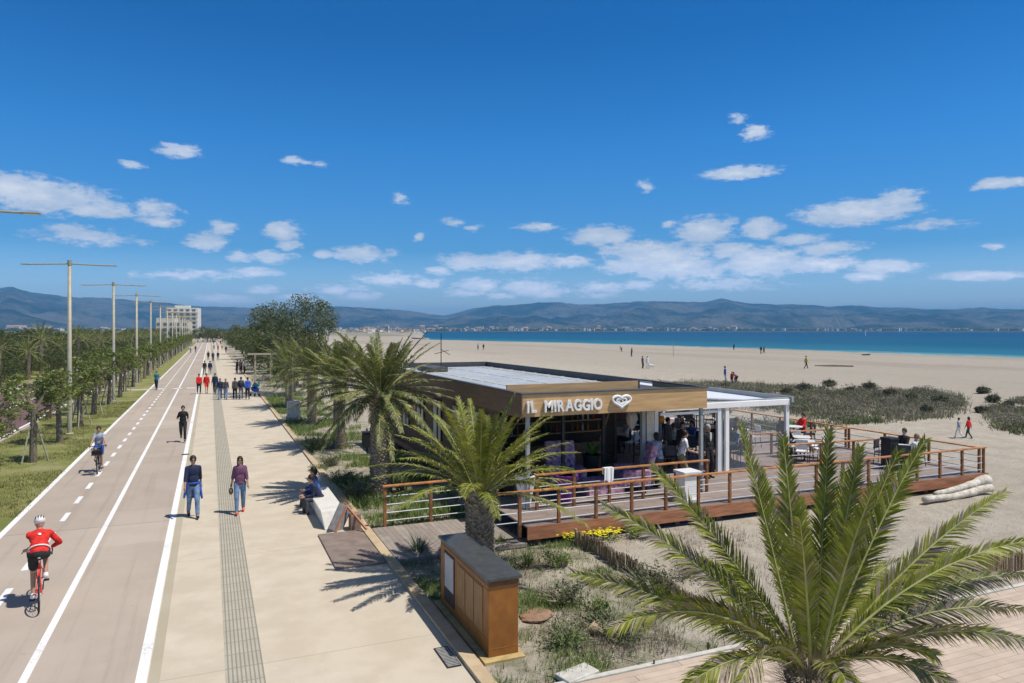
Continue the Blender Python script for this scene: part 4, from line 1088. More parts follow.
for v in range(4):
    t = tree('street_tree', 'x', (0, 0, -300), 3.75+.25*(v % 3), 1.12+.1*(v % 2), 1.6, M['leaf_street'], 25, 110, .14, 100+v, rtr=.13)
    if v < 3: stakes(t, v)
    street.append(Proto(t))
ordw = ['nearest', 'second', 'third', 'fourth', 'fifth', 'sixth', 'seventh', 'eighth', 'ninth', 'tenth', 'eleventh', 'twelfth']
i = 0
GS = 'young street trees between cycle path and road'
y = 21.9
while y < 320:
    lab = (ordw[i]+' staked young tree in the row between the cycle path and the road' if i < 12 else 'small far street tree in the row between cycle path and road')
    s_ = random.uniform(.92, 1.08)
    street[i % 4].put((-6.65+random.uniform(-.15, .15), y+random.uniform(-.3, .3), -.03), random.random()*6.28, (s_*1.05, s_*1.05, s_), lab, GS); i += 1
    y += 6
i = 0; y = 55.0
while y < 300:
    lab = (ordw[i]+' young tree along the near edge of the road, behind the staked row' if i < 12 else 'small far tree along the near edge of the road')
    s_ = random.uniform(.88, 1.05)
    street[(i+1) % 4].put((-8.35+random.uniform(-.15, .15), y+random.uniform(-.6, .6), -.03), random.random()*6.28, s_, lab, GS); i += 1
    y += 12.0
# brown boxes by the road edge
bxp = None
for i, y in enumerate((38.8, 50.5, 62.5, 75)):
    t = thing('road_box', 'short brown marker post at the road edge, '+ordw[i]+' in line', 'marker post', (-8.95, y, -.03), 0, 'brown marker posts at the road edge')
    MB().bb(-.14, .14, -.14, .14, 0, .8).build('box', mat('brown_marker', (.14, .07, .055), .6), t, bevel=.01)
    MB().bb(-.16, .16, -.16, .16, .801, .86).build('cap', M['dark_metal'], t)

# trees and palms beyond the road
fpalm = Proto(palm('palm_tree', 'x', (0, 0, 0), 3.6, .3, 40, 2.9, 31, PMG, None, n=26, low=-.75, fronds=False, w=.045, fine=False))
fpalm2 = Proto(palm('palm_tree', 'x', (0, 0, 0), 4.2, .28, 34, 2.7, 32, PMG, None, n=26, low=-.6, fronds=False, w=.045, fine=False))
farA = Proto(tree('bushy_tree', 'x', (0, 0, 0), 5.4, 2.6, 1.0, M['leaf_far'], 34, 110, .24, 41, rtr=.16))
farB = Proto(tree('bushy_tree', 'x', (0, 0, 0), 5.0, 3.0, .6, M['leaf_tamarisk'], 36, 110, .24, 42, rtr=.16))
farC = Proto(tree('bushy_tree', 'x', (0, 0, 0), 6.2, 2.3, 1.4, M['leaf_far'], 30, 120, .24, 43, rtr=.16))
i = 0; y = 34.0
while y < 330:
    lab = (ordw[i]+' palm in the row beyond the road on the left' if i < 12 else 'far palm in the row beyond the road')
    s_ = random.uniform(.82, 1.02)
    (fpalm if i % 2 else fpalm2).put((-18.4+random.uniform(-.5, .5), y, -.04), random.random()*6.28, s_, lab, 'palms beyond the road'); i += 1
    y += random.uniform(10, 13)
i = 0
cnt = 0
for row, (x0, ya, yb, st) in enumerate(((-20.6, 45, 330, 5.5), (-18.3, 58, 330, 5.2), (-22.5, 38, 330, 7), (-27, 42, 330, 8), (-33, 52, 340, 8.5), (-41, 60, 360, 10), (-52, 75, 380, 12))):
    y = ya
    while y < yb:
        lab = ('bushy tree behind the road palms, '+ordw[i]+' one of the front row') if row == 0 and i < 12 else ('bushy tree in the back rows of the belt beyond the road' if row > 2 else 'far bushy tree in the front row beyond the road palms')
        s_ = random.uniform(.8, 1.05)*(.62 if row < 2 else 1)
        random.choice((farA, farB, farC)).put((x0+random.uniform(-1.5, 1.5), y, -.04), random.random()*6.28, s_, lab, 'tree belt beyond the road'); i += 1; cnt += 1
        y += st*random.uniform(.8, 1.2)

# right of the promenade, farther on
tree('big_tree', 'tallest grey-green broadleaf tree rising above the palms', (6.2, 60.5, 0), 8.7, 3.1, 2.6, M['leaf_big'], 44, 260, .2, 55, rtr=.22, spread=1.05)
tree('big_tree', 'dense round dark tree behind the left side of the tallest tree', (8.3, 92, 0), 7.4, 3.8, 1.0, M['leaf_tamarisk'], 50, 170, .28, 56, rtr=.22)
i = 0
labs = ['low spreading tamarisk overhanging the promenade near the shade structure', 'olive green tamarisk bush right of the shade structure', 'wide tamarisk bush behind the pergola posts']
for (x, y, s_) in ((7.6, 70, .85), (7.3, 79, .9), (8.6, 83, 1.1), (6.6, 92, 1.0), (7.6, 102, 1.35), (6.2, 112, 1.1), (7.8, 124, 1.4), (6.5, 138, 1.35), (8, 152, 1.4), (6.5, 168, 1.3), (8, 186, 1.1), (6.6, 205, 1.05), (8, 228, 1.1), (7, 252, 1.1), (6, 280, 1.1),
                   (11.5, 74, .7), (12, 90, .8), (12, 110, .9), (12, 135, 1), (12, 165, 1), (12, 200, 1)):
    lab = labs[i] if i < 3 else 'tamarisk tree in the green line on the right of the far promenade'
    random.choice((farA, farB)).put((x, y, 0), random.random()*6.28, (s_, s_, s_*.92), lab, 'tamarisks along the far promenade'); i += 1
for k, (x, y, s_) in enumerate(((-9, 335, 1.2), (-5, 345, 1.1), (-1, 340, 1.25), (2, 350, 1.2), (5, 338, 1.1), (-14, 345, 1.3), (-20, 340, 1.2), (-3, 365, 1.4), (1, 370, 1.4), (9, 320, 1.2), (12, 260, 1.0), (14, 300, 1.1))):
    random.choice((farA, farB)).put((x, y, -.1), random.random()*6.28, s_, 'far tree closing the end of the straight path', 'trees at the far end of the path')

# ---- shrubs, weeds
def weed(name, lab, px, py, hgt, spread, n, leafm, seed, kind='blade', cat='plant', group='plants in the sandy strip', loc=None):
    r = np.random.default_rng(seed)
    p = loc if loc is not None else G(px, py); z = gh(p[0], p[1])
    t = thing(name, lab, cat, (p[0], p[1], z), 0, group)
    mb = MB(); st = MB()
    for i in range(n):
        a = r.random()*6.28; e = r.uniform(.45, 1.45); L = hgt*r.uniform(.55, 1.1)
        b = Vector((math.cos(a), math.sin(a), 0))*spread*.3*r.random(); d = Vector((math.cos(a)*math.cos(e), math.sin(a)*math.cos(e), math.sin(e)))
        q1 = b+d*L*.55; q2 = b+d*L+Vector((math.cos(a), math.sin(a), -.5))*L*.12
        sd = Vector((-math.sin(a), math.cos(a), 0))
        if kind == 'blade':
            w = r.uniform(.006, .012); mb.add([b-sd*w, b+sd*w, q1+sd*w, q1-sd*w, q2], [(0, 1, 2, 3), (3, 2, 4)])
        else:
            st.tube([b, q1, q2], [.006, .005, .002], 4)
            for k in range(9):
                s = .25+.75*r.random(); c_ = b.lerp(q1, s*2) if s < .5 else q1.lerp(q2, s*2-1)
                c_ = c_+Vector(r.normal(size=3))*.03; v = Vector(r.normal(size=3)).normalized(); u = v.cross(Vector(r.normal(size=3))).normalized(); l = r.uniform(.045, .09)
                mb.add([c_-v*l*.5, c_+u*l*.2, c_+v*l*.5, c_-u*l*.2], [(0, 1, 2, 3)])
    mb.build('leaves', leafm, t)
    if kind != 'blade': st.build('stems', M['stake'], t)
    return t
m_yuc = mat('yucca_leaf', (.075, .115, .055), .45, .3, 4, transl=.1)
W_ = [('weed_clump', 'pale green weed clump just above the white slab', 566, 647, .42, .5, 90, M['weed'], 'leafy'),
 ('weed_clump', 'dark dry weed clump right of the sandy boulder', 621, 640, .5, .5, 70, M['weed_dark'], 'leafy'),
 ('weed_clump', 'tall dark green weed right of the reddish stone', 566, 606, .55, .4, 70, M['weed_dark'], 'leafy'),
 ('weed_clump', 'light green weed clump just right of the kiosk top', 527, 563, .45, .4, 70, M['weed'], 'blade'),
 ('weed_clump', 'feathery weed between the low palm and the brushwood fence', 557, 566, .4, .5, 80, M['weed'], 'leafy'),
 ('weed_clump', 'small weed in the middle of the sandy patch', 598, 612, .3, .4, 50, M['weed'], 'leafy'),
 ('weed_clump', 'brownish weed beside the boulder, left of the dark dry one', 597, 628, .3, .35, 60, M['weed_dark'], 'leafy'),
 ('weed_clump', 'green bush leaning over the brushwood fence', 651, 589, .62, .6, 150, M['weed_dark'], 'leafy'),
 ('weed_clump', 'bright green bush under the deck edge right of the yellow flowers', 640, 537, .4, .6, 130, M['weed'], 'leafy'),
 ('weed_clump', 'straw coloured weed in front of the brushwood fence', 590, 583, .3, .4, 60, M['palm_dry'], 'blade'),
 ('weed_clump', 'grey stalks standing behind the brushwood fence', 690, 575, .7, .5, 60, M['palm_dry'], 'leafy'),
 ('weed_clump', 'low green tuft in front of the deck corner by the walkway', 500, 545, .35, .5, 90, M['weed'], 'blade'),
 ('yucca', 'spiky dark green yucca left of the low palm', 419, 553, .65, .4, 90, m_yuc, 'blade'),
 ('yucca', 'spiky dark yucca right behind the litter bin', 402, 492, .8, .4, 80, m_yuc, 'blade'),
 ('weed_clump', 'leafy light green bush at the foot of the thick palm', 343, 484, .55, .6, 130, M['weed'], 'leafy'),
 ('weed_clump', 'broad green bush beside the kerb above the bench', 316, 449, .8, .8, 150, M['weed'], 'leafy'),
 ('weed_clump', 'dark shaded bush right of the seated couple', 357, 497, .6, .6, 120, M['weed_dark'], 'leafy'),
 ('weed_clump', 'low grey green bush between the second and third palm', 330, 466, .5, .6, 120, M['weed_dark'], 'leafy'),
 ('weed_clump', 'grassy clump left of the walkway railing', 402, 517, .5, .5, 110, M['weed'], 'blade'),
 ('weed_clump', 'grassy clump behind the walkway railing near its middle', 420, 505, .5, .5, 110, M['weed'], 'blade'),
 ('weed_clump', 'bush beside the kerb just before the grey pillar box', 318, 470, .4, .5, 90, M['weed'], 'leafy')]
for i, (nm, lab, px, py, h_, sp, n, lm, kd) in enumerate(W_):
    weed(nm, lab, px, py, h_, sp, n, lm, 500+i, kd, 'yucca' if nm == 'yucca' else 'weed')
for i, (px, py, n, lab) in enumerate(((572, 541, 40, 'small yellow flower patch left of the fence end'), (608, 539, 110, 'larger clump of yellow flowers right of the fence end'))):
    p = G(px, py); t = thing('flower_clump', lab, 'flowers', (p.x, p.y, gh(p.x, p.y)), 0, 'yellow flowers by the deck')
    mb = MB(); lf = MB(); r = np.random.default_rng(i)
    for k in range(n):
        x, y_ = r.normal(size=2)*(.13+.12*i)*np.array((1.4, .7)); z = .17+.08*r.random()
        for q in range(6):
            a = q*1.047; mb.add([(x, y_, z), (x+.035*math.cos(a-.35), y_+.035*math.sin(a-.35), z+.012), (x+.042*math.cos(a), y_+.042*math.sin(a), z+.006), (x+.035*math.cos(a+.35), y_+.035*math.sin(a+.35), z+.012)], [(0, 1, 2, 3)])
    rng = r; leafball(lf, (0, 0, .07), .28+.12*i, 260, .07, zs=.3)
    mb.build('blossom', M['yellow'], t); lf.build('leaves', M['weed'], t)

# ground cover nobody could count
def scatter(name, region, n, hmin, hmax, w, m, seed, dens=None, tuft=1, rad=.0):
    r = np.random.default_rng(seed); mb = MB(); k = 0; tries = 0
    x0, x1, y0, y1 = region
    while k < n and tries < n*30:
        tries += 1
        x, y = r.uniform(x0, x1), r.uniform(y0, y1)
        if dens and r.random() > dens(x, y): continue
        k += 1; z = gh(x, y) if x > 3.8 else -.03
        for q in range(tuft):
            a = r.random()*6.28; bx, by = x+rad*r.normal(), y+rad*r.normal(); h = r.uniform(hmin, hmax)*(1 if hmax != .42 else .55+.9*sm(-.35, .4, noise2(x, y, .45, 41))); d = h*r.uniform(.2, .9); ww = w*r.uniform(.7, 1.3)
            sx, sy = -math.sin(a)*ww, math.cos(a)*ww
            mb.add([(bx-sx, by-sy, z-.02), (bx+sx, by+sy, z-.02), (bx+math.cos(a)*d, by+math.sin(a)*d, z+h)], [(0, 1, 2)])
    o = mb.build(name, m); o['kind'] = 'stuff'; return o
def strip_d(x, y):
    if 3.94 < x < 7.3 and 15.9 < y < 19.0: return 0
    if x > 7.2 and y > 15.9: return .0
    if 3.9 < x < 4.8 and 10.4 < y < 13.5: return 0
    return sm(-.05, .35, noise2(x, y, .9, 21))+.08
scatter('ground_cover', (3.95, 8.4, 9.7, 24), 4200, .05, .16, .008, M['weed'], 1, strip_d, 4, .05)
scatter('dry_grass', (3.95, 13, 9.7, 16), 2200, .04, .14, .007, M['palm_dry'], 2, lambda x, y: sm(.05, .4, noise2(x, y, .8, 22))*(1 if x < 8.5 else .25)+.02 if not (3.9 < x < 4.8 and 10.4 < y < 13.5) else 0, 4, .05)
scatter('side_greenery', (3.95, 7.5, 19.2, 60), 5000, .08, .32, .014, M['weed'], 3, lambda x, y: sm(-.1, .3, noise2(x, y, .6, 23)), 4, .08)
scatter('side_greenery', (4.0, 30, 60, 130), 2500, .1, .4, .03, M['weed_dark'], 4, lambda x, y: sm(-.1, .3, noise2(x, y, .2, 24)), 4, .15)
scatter('grass', (-9.05, -5.0, 20, 62), 11000, .04, .09, .012, M['grass_blade'], 5, lambda x, y: sm(-.35, .25, noise2(x, y, .5, 25)), 4, .05)
def dune_d(x, y):
    ok = any(inside(x, y, P) for P in DUNES)
    if not ok: return 0
    return sm(-.42, -.05, noise2(x, y, .16, 31))
allx = [v.x for P in DUNES for v in P]; ally = [v.y for P in DUNES for v in P]
scatter('dune_grass', (min(allx), max(allx), min(ally), max(ally)), 6500, .12, .42, .03, M['dune_leaf'], 6, dune_d, 7, .25)
scatter('dune_green_fringe', (min(allx), max(allx), min(ally), max(ally)), 1500, .1, .4, .035, M['weed_dark'], 7, lambda x, y: dune_d(x, y)*(1 if math.hypot(x, y) < 46 else .03), 6, .3)
def cushions(name, m, n, seed, rlo, rhi, cond, leaf=.13):
    global rng
    rng = np.random.default_rng(seed); mb = MB(); k = 0
    while k < n:
        x, y = rng.uniform(min(allx), max(allx)), rng.uniform(min(ally), max(ally))
        if rng.random() > dune_d(x, y)*cond(x, y): continue
        k += 1; r_ = rng.uniform(rlo, rhi); z = gh(x, y)
        leafball(mb, (x, y, z+r_*.25), r_, int(70+150*r_), leaf, zs=.55, up=1.0)
    o = mb.build(name, m); o['kind'] = 'stuff'
m_sc1 = mat('scrub_brown_grey', (.30, .27, .20), .85, .3, .8, transl=.1, col2=(.20, .185, .135))
m_sc2 = mat('scrub_olive', (.19, .20, .11), .85, .3, .8, transl=.1, col2=(.13, .14, .08))
cushions('dune_scrub', m_sc1, 420, 61, .25, .75, lambda x, y: 1)
cushions('dune_scrub', m_sc2, 260, 62, .25, .8, lambda x, y: sm(-.2, .3, noise2(x, y, .1, 51)))
cushions('dune_scrub', mat('scrub_green', (.20, .24, .08), .8, .3, .8, transl=.15, col2=(.15, .18, .06)), 330, 63, .2, .5, lambda x, y: 1 if math.hypot(x, y) < 47 else .02)
# dark rounded dune shrubs
GD = 'dark shrubs on the dune'
def dshrub(lab, px, py, wpx, seed):
    global rng
    rng = np.random.default_rng(seed)
    p = G(px, py); Z = HC*F/(py-HOR); r_ = wpx/2*Z/F
    t = thing('dune_shrub', lab, 'shrub', (p.x, p.y, gh(p.x, p.y)), 0, GD)
    mb = MB()
    for k in range(10):
        a = rng.random()*6.28; q = rng.random()*.55*r_
        leafball(mb, (math.cos(a)*q, math.sin(a)*q, r_*.42), r_*.55, 130, .16, zs=.75, up=1.2)
    for k in range(160):
        a = rng.random()*6.28; e = rng.uniform(.5, 1.5); L = r_*rng.uniform(.8, 1.35); sd = Vector((-math.sin(a), math.cos(a), 0))*.02
        mb.add([sd*-1, sd, Vector((math.cos(a)*math.cos(e), math.sin(a)*math.cos(e), math.sin(e)))*L], [(0, 1, 2)])
    mb.build('leaves', M['shrub_leaf'], t)
    MB().tube([(0, 0, -.2), (0, 0, r_*.4)], [.06, .03], 6).build('stem', M['tree_bark'], t)
for i, (px, py, w_, lab) in enumerate(((803, 392, 20, 'dark dune shrub at the upper left of the dune patch, beside two others'), (786, 394, 15, 'leftmost small shrub on the top edge of the dune patch'), (829, 387, 16, 'single round shrub standing up on the top edge of the dune patch'),
    (869, 391, 20, 'largest dark round shrub on the top edge of the dune patch'), (891, 397, 18, 'dark shrub just right of the largest dune shrub'), (875, 400, 14, 'lower dark shrub in front of the largest dune shrub'), (850, 393, 14, 'small shrub left of the largest dune shrub'),
    (912, 401, 17, 'spreading grey shrub on the right part of the dune patch'), (940, 404, 22, 'grey shrub at the right end of the dune patch'), (983, 393, 17, 'separate round shrub on the open sand at the right, highest of three'), (995, 402, 19, 'separate shrub on open sand, middle of the three at the right'),
    (982, 412, 15, 'separate shrub on open sand, lowest of the three at the right'), (1008, 408, 16, 'shrub at the far right picture edge beside the dune path'), (760, 398, 16, 'shrub behind the marquee roof on the dune patch'), (725, 389, 14, 'shrub on the dune behind the bar roof corner'), (925, 413, 16, 'low shrub on the front right edge of the dune patch'))):
    dshrub(lab, px, py, w_, 700+i)

# ------------------------------------------------------------------ lamp posts
def lamp():
    t = thing('street_lamp', 'x', 'street lamp')
    MB().tube([(0, 0, -.2), (0, 0, .05), (0, 0, 8.8)], [.12, .115, .085], 12).build('pole', M['pole'], t, smooth=True)
    MB().lathe((0, 0, 0), [(.2, -.1), (.2, .03), (.13, .06)], 12).build('base', M['pole'], t)
    mb = MB(); mb.tube([(-1.75, 0, 8.62), (0, 0, 8.68), (1.75, 0, 8.62)], .035, 8); mb.build('arm', M['pole'], t)
    mb = MB(); mb.tube([(0, 0, 8.6), (0, 0, 8.86)], .1, 10); mb.build('joint', M['pole'], t)
    for s in (-1, 1):
        h = MB(); h.box((s*1.92, 0, 8.62), (.5, .2, .055)); ho = h.build('lamp_head', M['pole'], t, bevel=.02)
        MB().box((s*1.94, 0, 8.588), (.38, .15, .008)).build('lens', M['white_paint'], ho)
    return t
lp = Proto(lamp())
for i in range(17):
    y = 24.3+18.1*i
    lp.put((-6.6, y, 0), -YAW*.35, 1, ('lamp post whose arm tip enters at the left picture edge' if i == 0 else ordw[i-1].replace('nearest', 'first')+' double-armed street lamp along the cycle path counting from the camera') if i < 9 else 'tiny far double-armed street lamp along the cycle path', 'street lamps along the cycle path')

# pergola by the promenade
p = G(263, 384)
pg = thing('pergola', 'small pale shade structure with posts beside the far promenade', 'pergola', (p.x, p.y, 0))
pg.scale = (.68, .68, 1)
for dx in (-1.0, 1.2):
    for dy in (0, 2.6): MB().bb(dx-.07, dx+.07, dy-.07, dy+.07, -.1, 2.75).build('post', M['stake'], pg)
for k in range(7): MB().bb(-2.0, 2.0, k*.5-.3, k*.5-.2, 2.86, 2.98).build('slat', M['stake'], pg)
for dx in (-1.0, 1.2): MB().bb(dx-.05, dx+.05, -.5, 3.2, 2.751, 2.858).build('beam', M['stake'], pg)

# ------------------------------------------------------------------ buildings far away
m_hotel = mat('hotel_wall', (.68, .66, .60), .8, .1, .1); m_hwin = mat('hotel_window', (.14, .16, .18), .3, .2, .1)
hx = -18.0
ht = thing('hotel', 'tall white hotel block with rows of dark windows beyond the path end', 'hotel', (-17.0, 520, 0), R(-8))
MB().bb(-9.5, 9.5, 0, 14, -1, 20).build('tower', m_hotel, ht)
for f_ in range(6):
    z = 3.2+2.8*f_
    MB().bb(-9.8, 9.8, -1.0, -.02, z-.35, z).build('balcony_slab', m_hotel, ht)
    for k in range(5): MB().bb(-8.8+k*3.7, -6.6+k*3.7, -.12, -.01, z+.5, z+1.9).build('window', m_hwin, ht)
MB().bb(-5, 4, 3, 9, 20, 21.6).build('roof_block', m_hotel, ht)
h2 = thing('annex_building', 'lower cream building in front of the left side of the white hotel', 'building', (-22.5, 470, 0), R(-8))
MB().bb(-7, 10.6, 0, 12, -1, 10).build('wall', mat('cream_wall', (.6, .56, .46), .8, .1, .1), h2)
MB().bb(-7, 3, 1, 12, 10, 12.5).build('upper_wall', mat('cream_wall', (.6, .56, .46)), h2)
for f_ in range(3):
    for k in range(5): MB().bb(-6.5+k*3.5, -4.3+k*3.5, -.1, -.01, 1.4+f_*3.2, 3.2+f_*3.2).build('window', m_hwin, h2)
# the towns on the far shore: boxes with a ridge or flat roof, told apart by nothing
tm = [mat('town_wall_%s' % n_, c_, .9, .1, .1) for n_, c_ in (('white', (.95, .92, .86)), ('cream', (.85, .78, .66)), ('ochre', (.7, .55, .4)), ('grey', (.6, .58, .56)))]
troof = mat('town_roof', (.42, .27, .2), .9, .2, .05)
tmesh = []
for q in range(8):
    w = 14+4*(q % 4); d = 12; h = 8+3*(q % 3); mb = MB(); mb.bb(-w/2, w/2, -d/2, d/2, -3, h, 0)
    if q % 2: mb.add([(-w/2-.5, -d/2-.5, h), (w/2+.5, -d/2-.5, h), (w/2+.5, d/2+.5, h), (-w/2-.5, d/2+.5, h), (-w/2, 0, h+3), (w/2, 0, h+3)], [(0, 1, 5, 4), (2, 3, 4, 5), (0, 4, 3), (1, 2, 5)], 1)
    for f_ in range(int(h/3)): mb.bb(-w/2+1, w/2-1, -d/2-.3, -d/2-.05, 1+f_*3, 2.3+f_*3, 2)
    tmesh.append(mb.mesh('town_house', [tm[q % 4], troof, m_hwin]))
r = np.random.default_rng(77)
for i in range(290):
    if i < 215: px = 330+r.random()**1.5*420; 
    elif i < 250: px = r.uniform(750, 1040)
    else: px = r.uniform(-20, 200)
    a, _ = px_dir(px, 330); rr = (r.uniform(3350, 4300)+900*sm(400, 1000, px)) if px > 330 else r.uniform(3200, 4200)
    if 330 < px < 425 and i % 2: rr = r.uniform(1100, 2900)
    s_ = r.uniform(.45, 1.1)*(1.0 if px < 750 else .75)
    if rr < 3000: s_ *= .5
    o = link('town_house', tmesh[r.integers(8)], None, (rr*math.sin(a), rr*math.cos(a), 1)); o.rotation_euler = (0, 0, -a+r.uniform(-.5, .5)); o.scale = (s_*r.uniform(.7, 1.6), s_, s_*r.uniform(.8, 1.9))
    tag(o, 'tiny pale house in the far town' + (' on the shore across the bay' if 330 < px < 750 else ' at the foot of the mountains on the right' if px >= 750 else ' at the foot of the mountains on the left'), 'house', 'far town houses on the right' if px >= 750 else 'far town houses across the bay' if px > 330 else 'far town houses on the left')
mb = MB()
for i in range(800):
    px = 325+r.random()**1.6*440 if i < 560 else (r.uniform(760, 1040) if i < 660 else r.uniform(-25, 220)); a, _ = px_dir(px, 330)
    rr = (r.uniform(3400, 4600)+900*sm(400, 1000, px)) if px > 330 else r.uniform(3200, 4200)
    if 325 < px < 428 and i % 3: rr = r.uniform(1300, 3000)
    w, d, h = r.uniform(6, 18), r.uniform(8, 14), r.uniform(5, 15)
    if rr < 3000: w, d, h = w*.6, d*.6, h*.5
    mb.box((rr*math.sin(a), rr*math.cos(a), h/2+1), (w, d, h), r.uniform(0, 3), mi=int(r.integers(4)))
    mb.box((rr*math.sin(a), rr*math.cos(a), h+1.4), (w*1.05, d*1.05, .8), r.uniform(0, 3), mi=4)
o = mb.build('far_town', tm+[troof]); o['kind'] = 'stuff'
# dark tree masses round the towns
mb = MB()
for i in range(1100):
    px = r.uniform(-30, 1060); a, _ = px_dir(px, 330); rr = r.uniform(3500, 4900)+900*sm(400, 1000, px) if px > 330 else r.uniform(3200, 4900)
    if 250 < px < 425 and i % 6 == 0: rr = r.uniform(1500, 3000)
    w = r.uniform(15, 45)*(1 if rr > 3000 else .4); mb.ell((rr*math.sin(a), rr*math.cos(a), 3), (w, w*.6, r.uniform(5, 12)*(1 if rr > 3000 else .5)), nu=6, nv=4)
o = mb.build('far_woods', mat('far_woods_green', (.05, .07, .035), .9, .3, .01, spec=0)); o['kind'] = 'stuff'
# ------------------------------------------------------------------ people
DG = None
def remesh(mb, name, m, vox, parent, smooth=2):
    me = mb.mesh('tmp', m); o = bpy.data.objects.new('tmp', me); COL.objects.link(o)
    md = o.modifiers.new('r', 'REMESH'); md.mode = 'VOXEL'; md.voxel_size = vox; md.use_smooth_shade = True
    if smooth:
        s = o.modifiers.new('s', 'SMOOTH'); s.iterations = smooth; s.factor = .5
    dg = bpy.context.evaluated_depsgraph_get()
    nm = bpy.data.meshes.new_from_object(o.evaluated_get(dg)); nm.name = name
    nm.materials.clear(); nm.materials.append(m)
    bpy.data.objects.remove(o); bpy.data.meshes.remove(me)
    return link(name, nm, parent)
def ik(a, t, l1, l2, bend):
    a, t = Vector(a), Vector(t); v = t-a; d = min(v.length, .995*(l1+l2)); u = v.normalized(); t = a+u*d
    x = (l1*l1-l2*l2+d*d)/(2*d); h = math.sqrt(max(0, l1*l1-x*x)); b = Vector(bend); b = b-u*b.dot(u)
    b = b.normalized() if b.length > 1e-4 else Vector((0, 1, 0))
    return a+u*x+b*h, t
def cloth(name, c, var=.12): return mat('cloth_'+name, c, .85, .35, 11, .6, 22)
C_ = dict(navy=(.022, .03, .075), blue=(.05, .12, .38), jeans=(.16, .25, .40), black=(.02, .02, .022), plum=(.17, .07, .14), red=(.75, .03, .02), white=(.75, .75, .75),
          grey=(.22, .22, .23), teal=(.02, .20, .26), khaki=(.30, .25, .16), brightblue=(.03, .10, .45), yellow=(.55, .48, .06), lilac=(.35, .30, .42), darkgrey=(.07, .07, .08), pink=(.55, .16, .2), stripe=(.33, .36, .45), mint=(.4,.55,.5))
HAIR = dict(black=(.012, .010, .009), brown=(.06, .035, .02), darkbrown=(.03, .018, .012), grey=(.35, .34, .33), blond=(.35, .24, .12))
POSES = {
 'walk': dict(pel=.94, lean=3, fl=(-.09, .27, .09), fr=(.09, -.28, .13), hl=(-.23, -.14, .84), hr=(.23, .20, .88)),
 'walk2': dict(pel=.94, lean=3, fl=(-.09, -.26, .13), fr=(.09, .26, .09), hl=(-.23, .17, .88), hr=(.25, -.10, .84)),
 'stand': dict(pel=.95, lean=1, fl=(-.11, 0, .09), fr=(.12, .04, .09), hl=(-.22, .03, .82), hr=(.22, .06, .82)),
 'hipbag': dict(pel=.95, lean=2, fl=(-.08, -.2, .12), fr=(.08, .2, .09), hl=(-.26, .1, .95), hr=(.32, -.02, .86)),
 'jog': dict(pel=.97, lean=8, fl=(-.09, .22, .14), fr=(.09, -.34, .30), hl=(-.22, -.02, 1.10), hr=(.22, .24, 1.16)),
 'work': dict(pel=.94, lean=14, fl=(-.1, 0, .09), fr=(.1, .1, .09), hl=(-.18, .38, 1.02), hr=(.18, .40, 1.04)),
 'bend': dict(pel=.86, lean=62, fl=(-.14, 0, .09), fr=(.14, .05, .09), hl=(-.16, .55, .45), hr=(.16, .58, .45)),
 'sit': dict(pel=.53, lean=14, fl=(-.12, .42, .09), fr=(.12, .50, .09), hl=(-.13, .34, .62), hr=(.13, .38, .62)),
 'sitlean': dict(pel=.53, lean=30, fl=(-.14, .40, .09), fr=(.12, .46, .09), hl=(-.08, .48, .60), hr=(.08, .48, .62)),
 'seat': dict(pel=.55, lean=-4, fl=(-.12, .40, .09), fr=(.12, .44, .09), hl=(-.16, .36, .72), hr=(.16, .36, .72)),
}
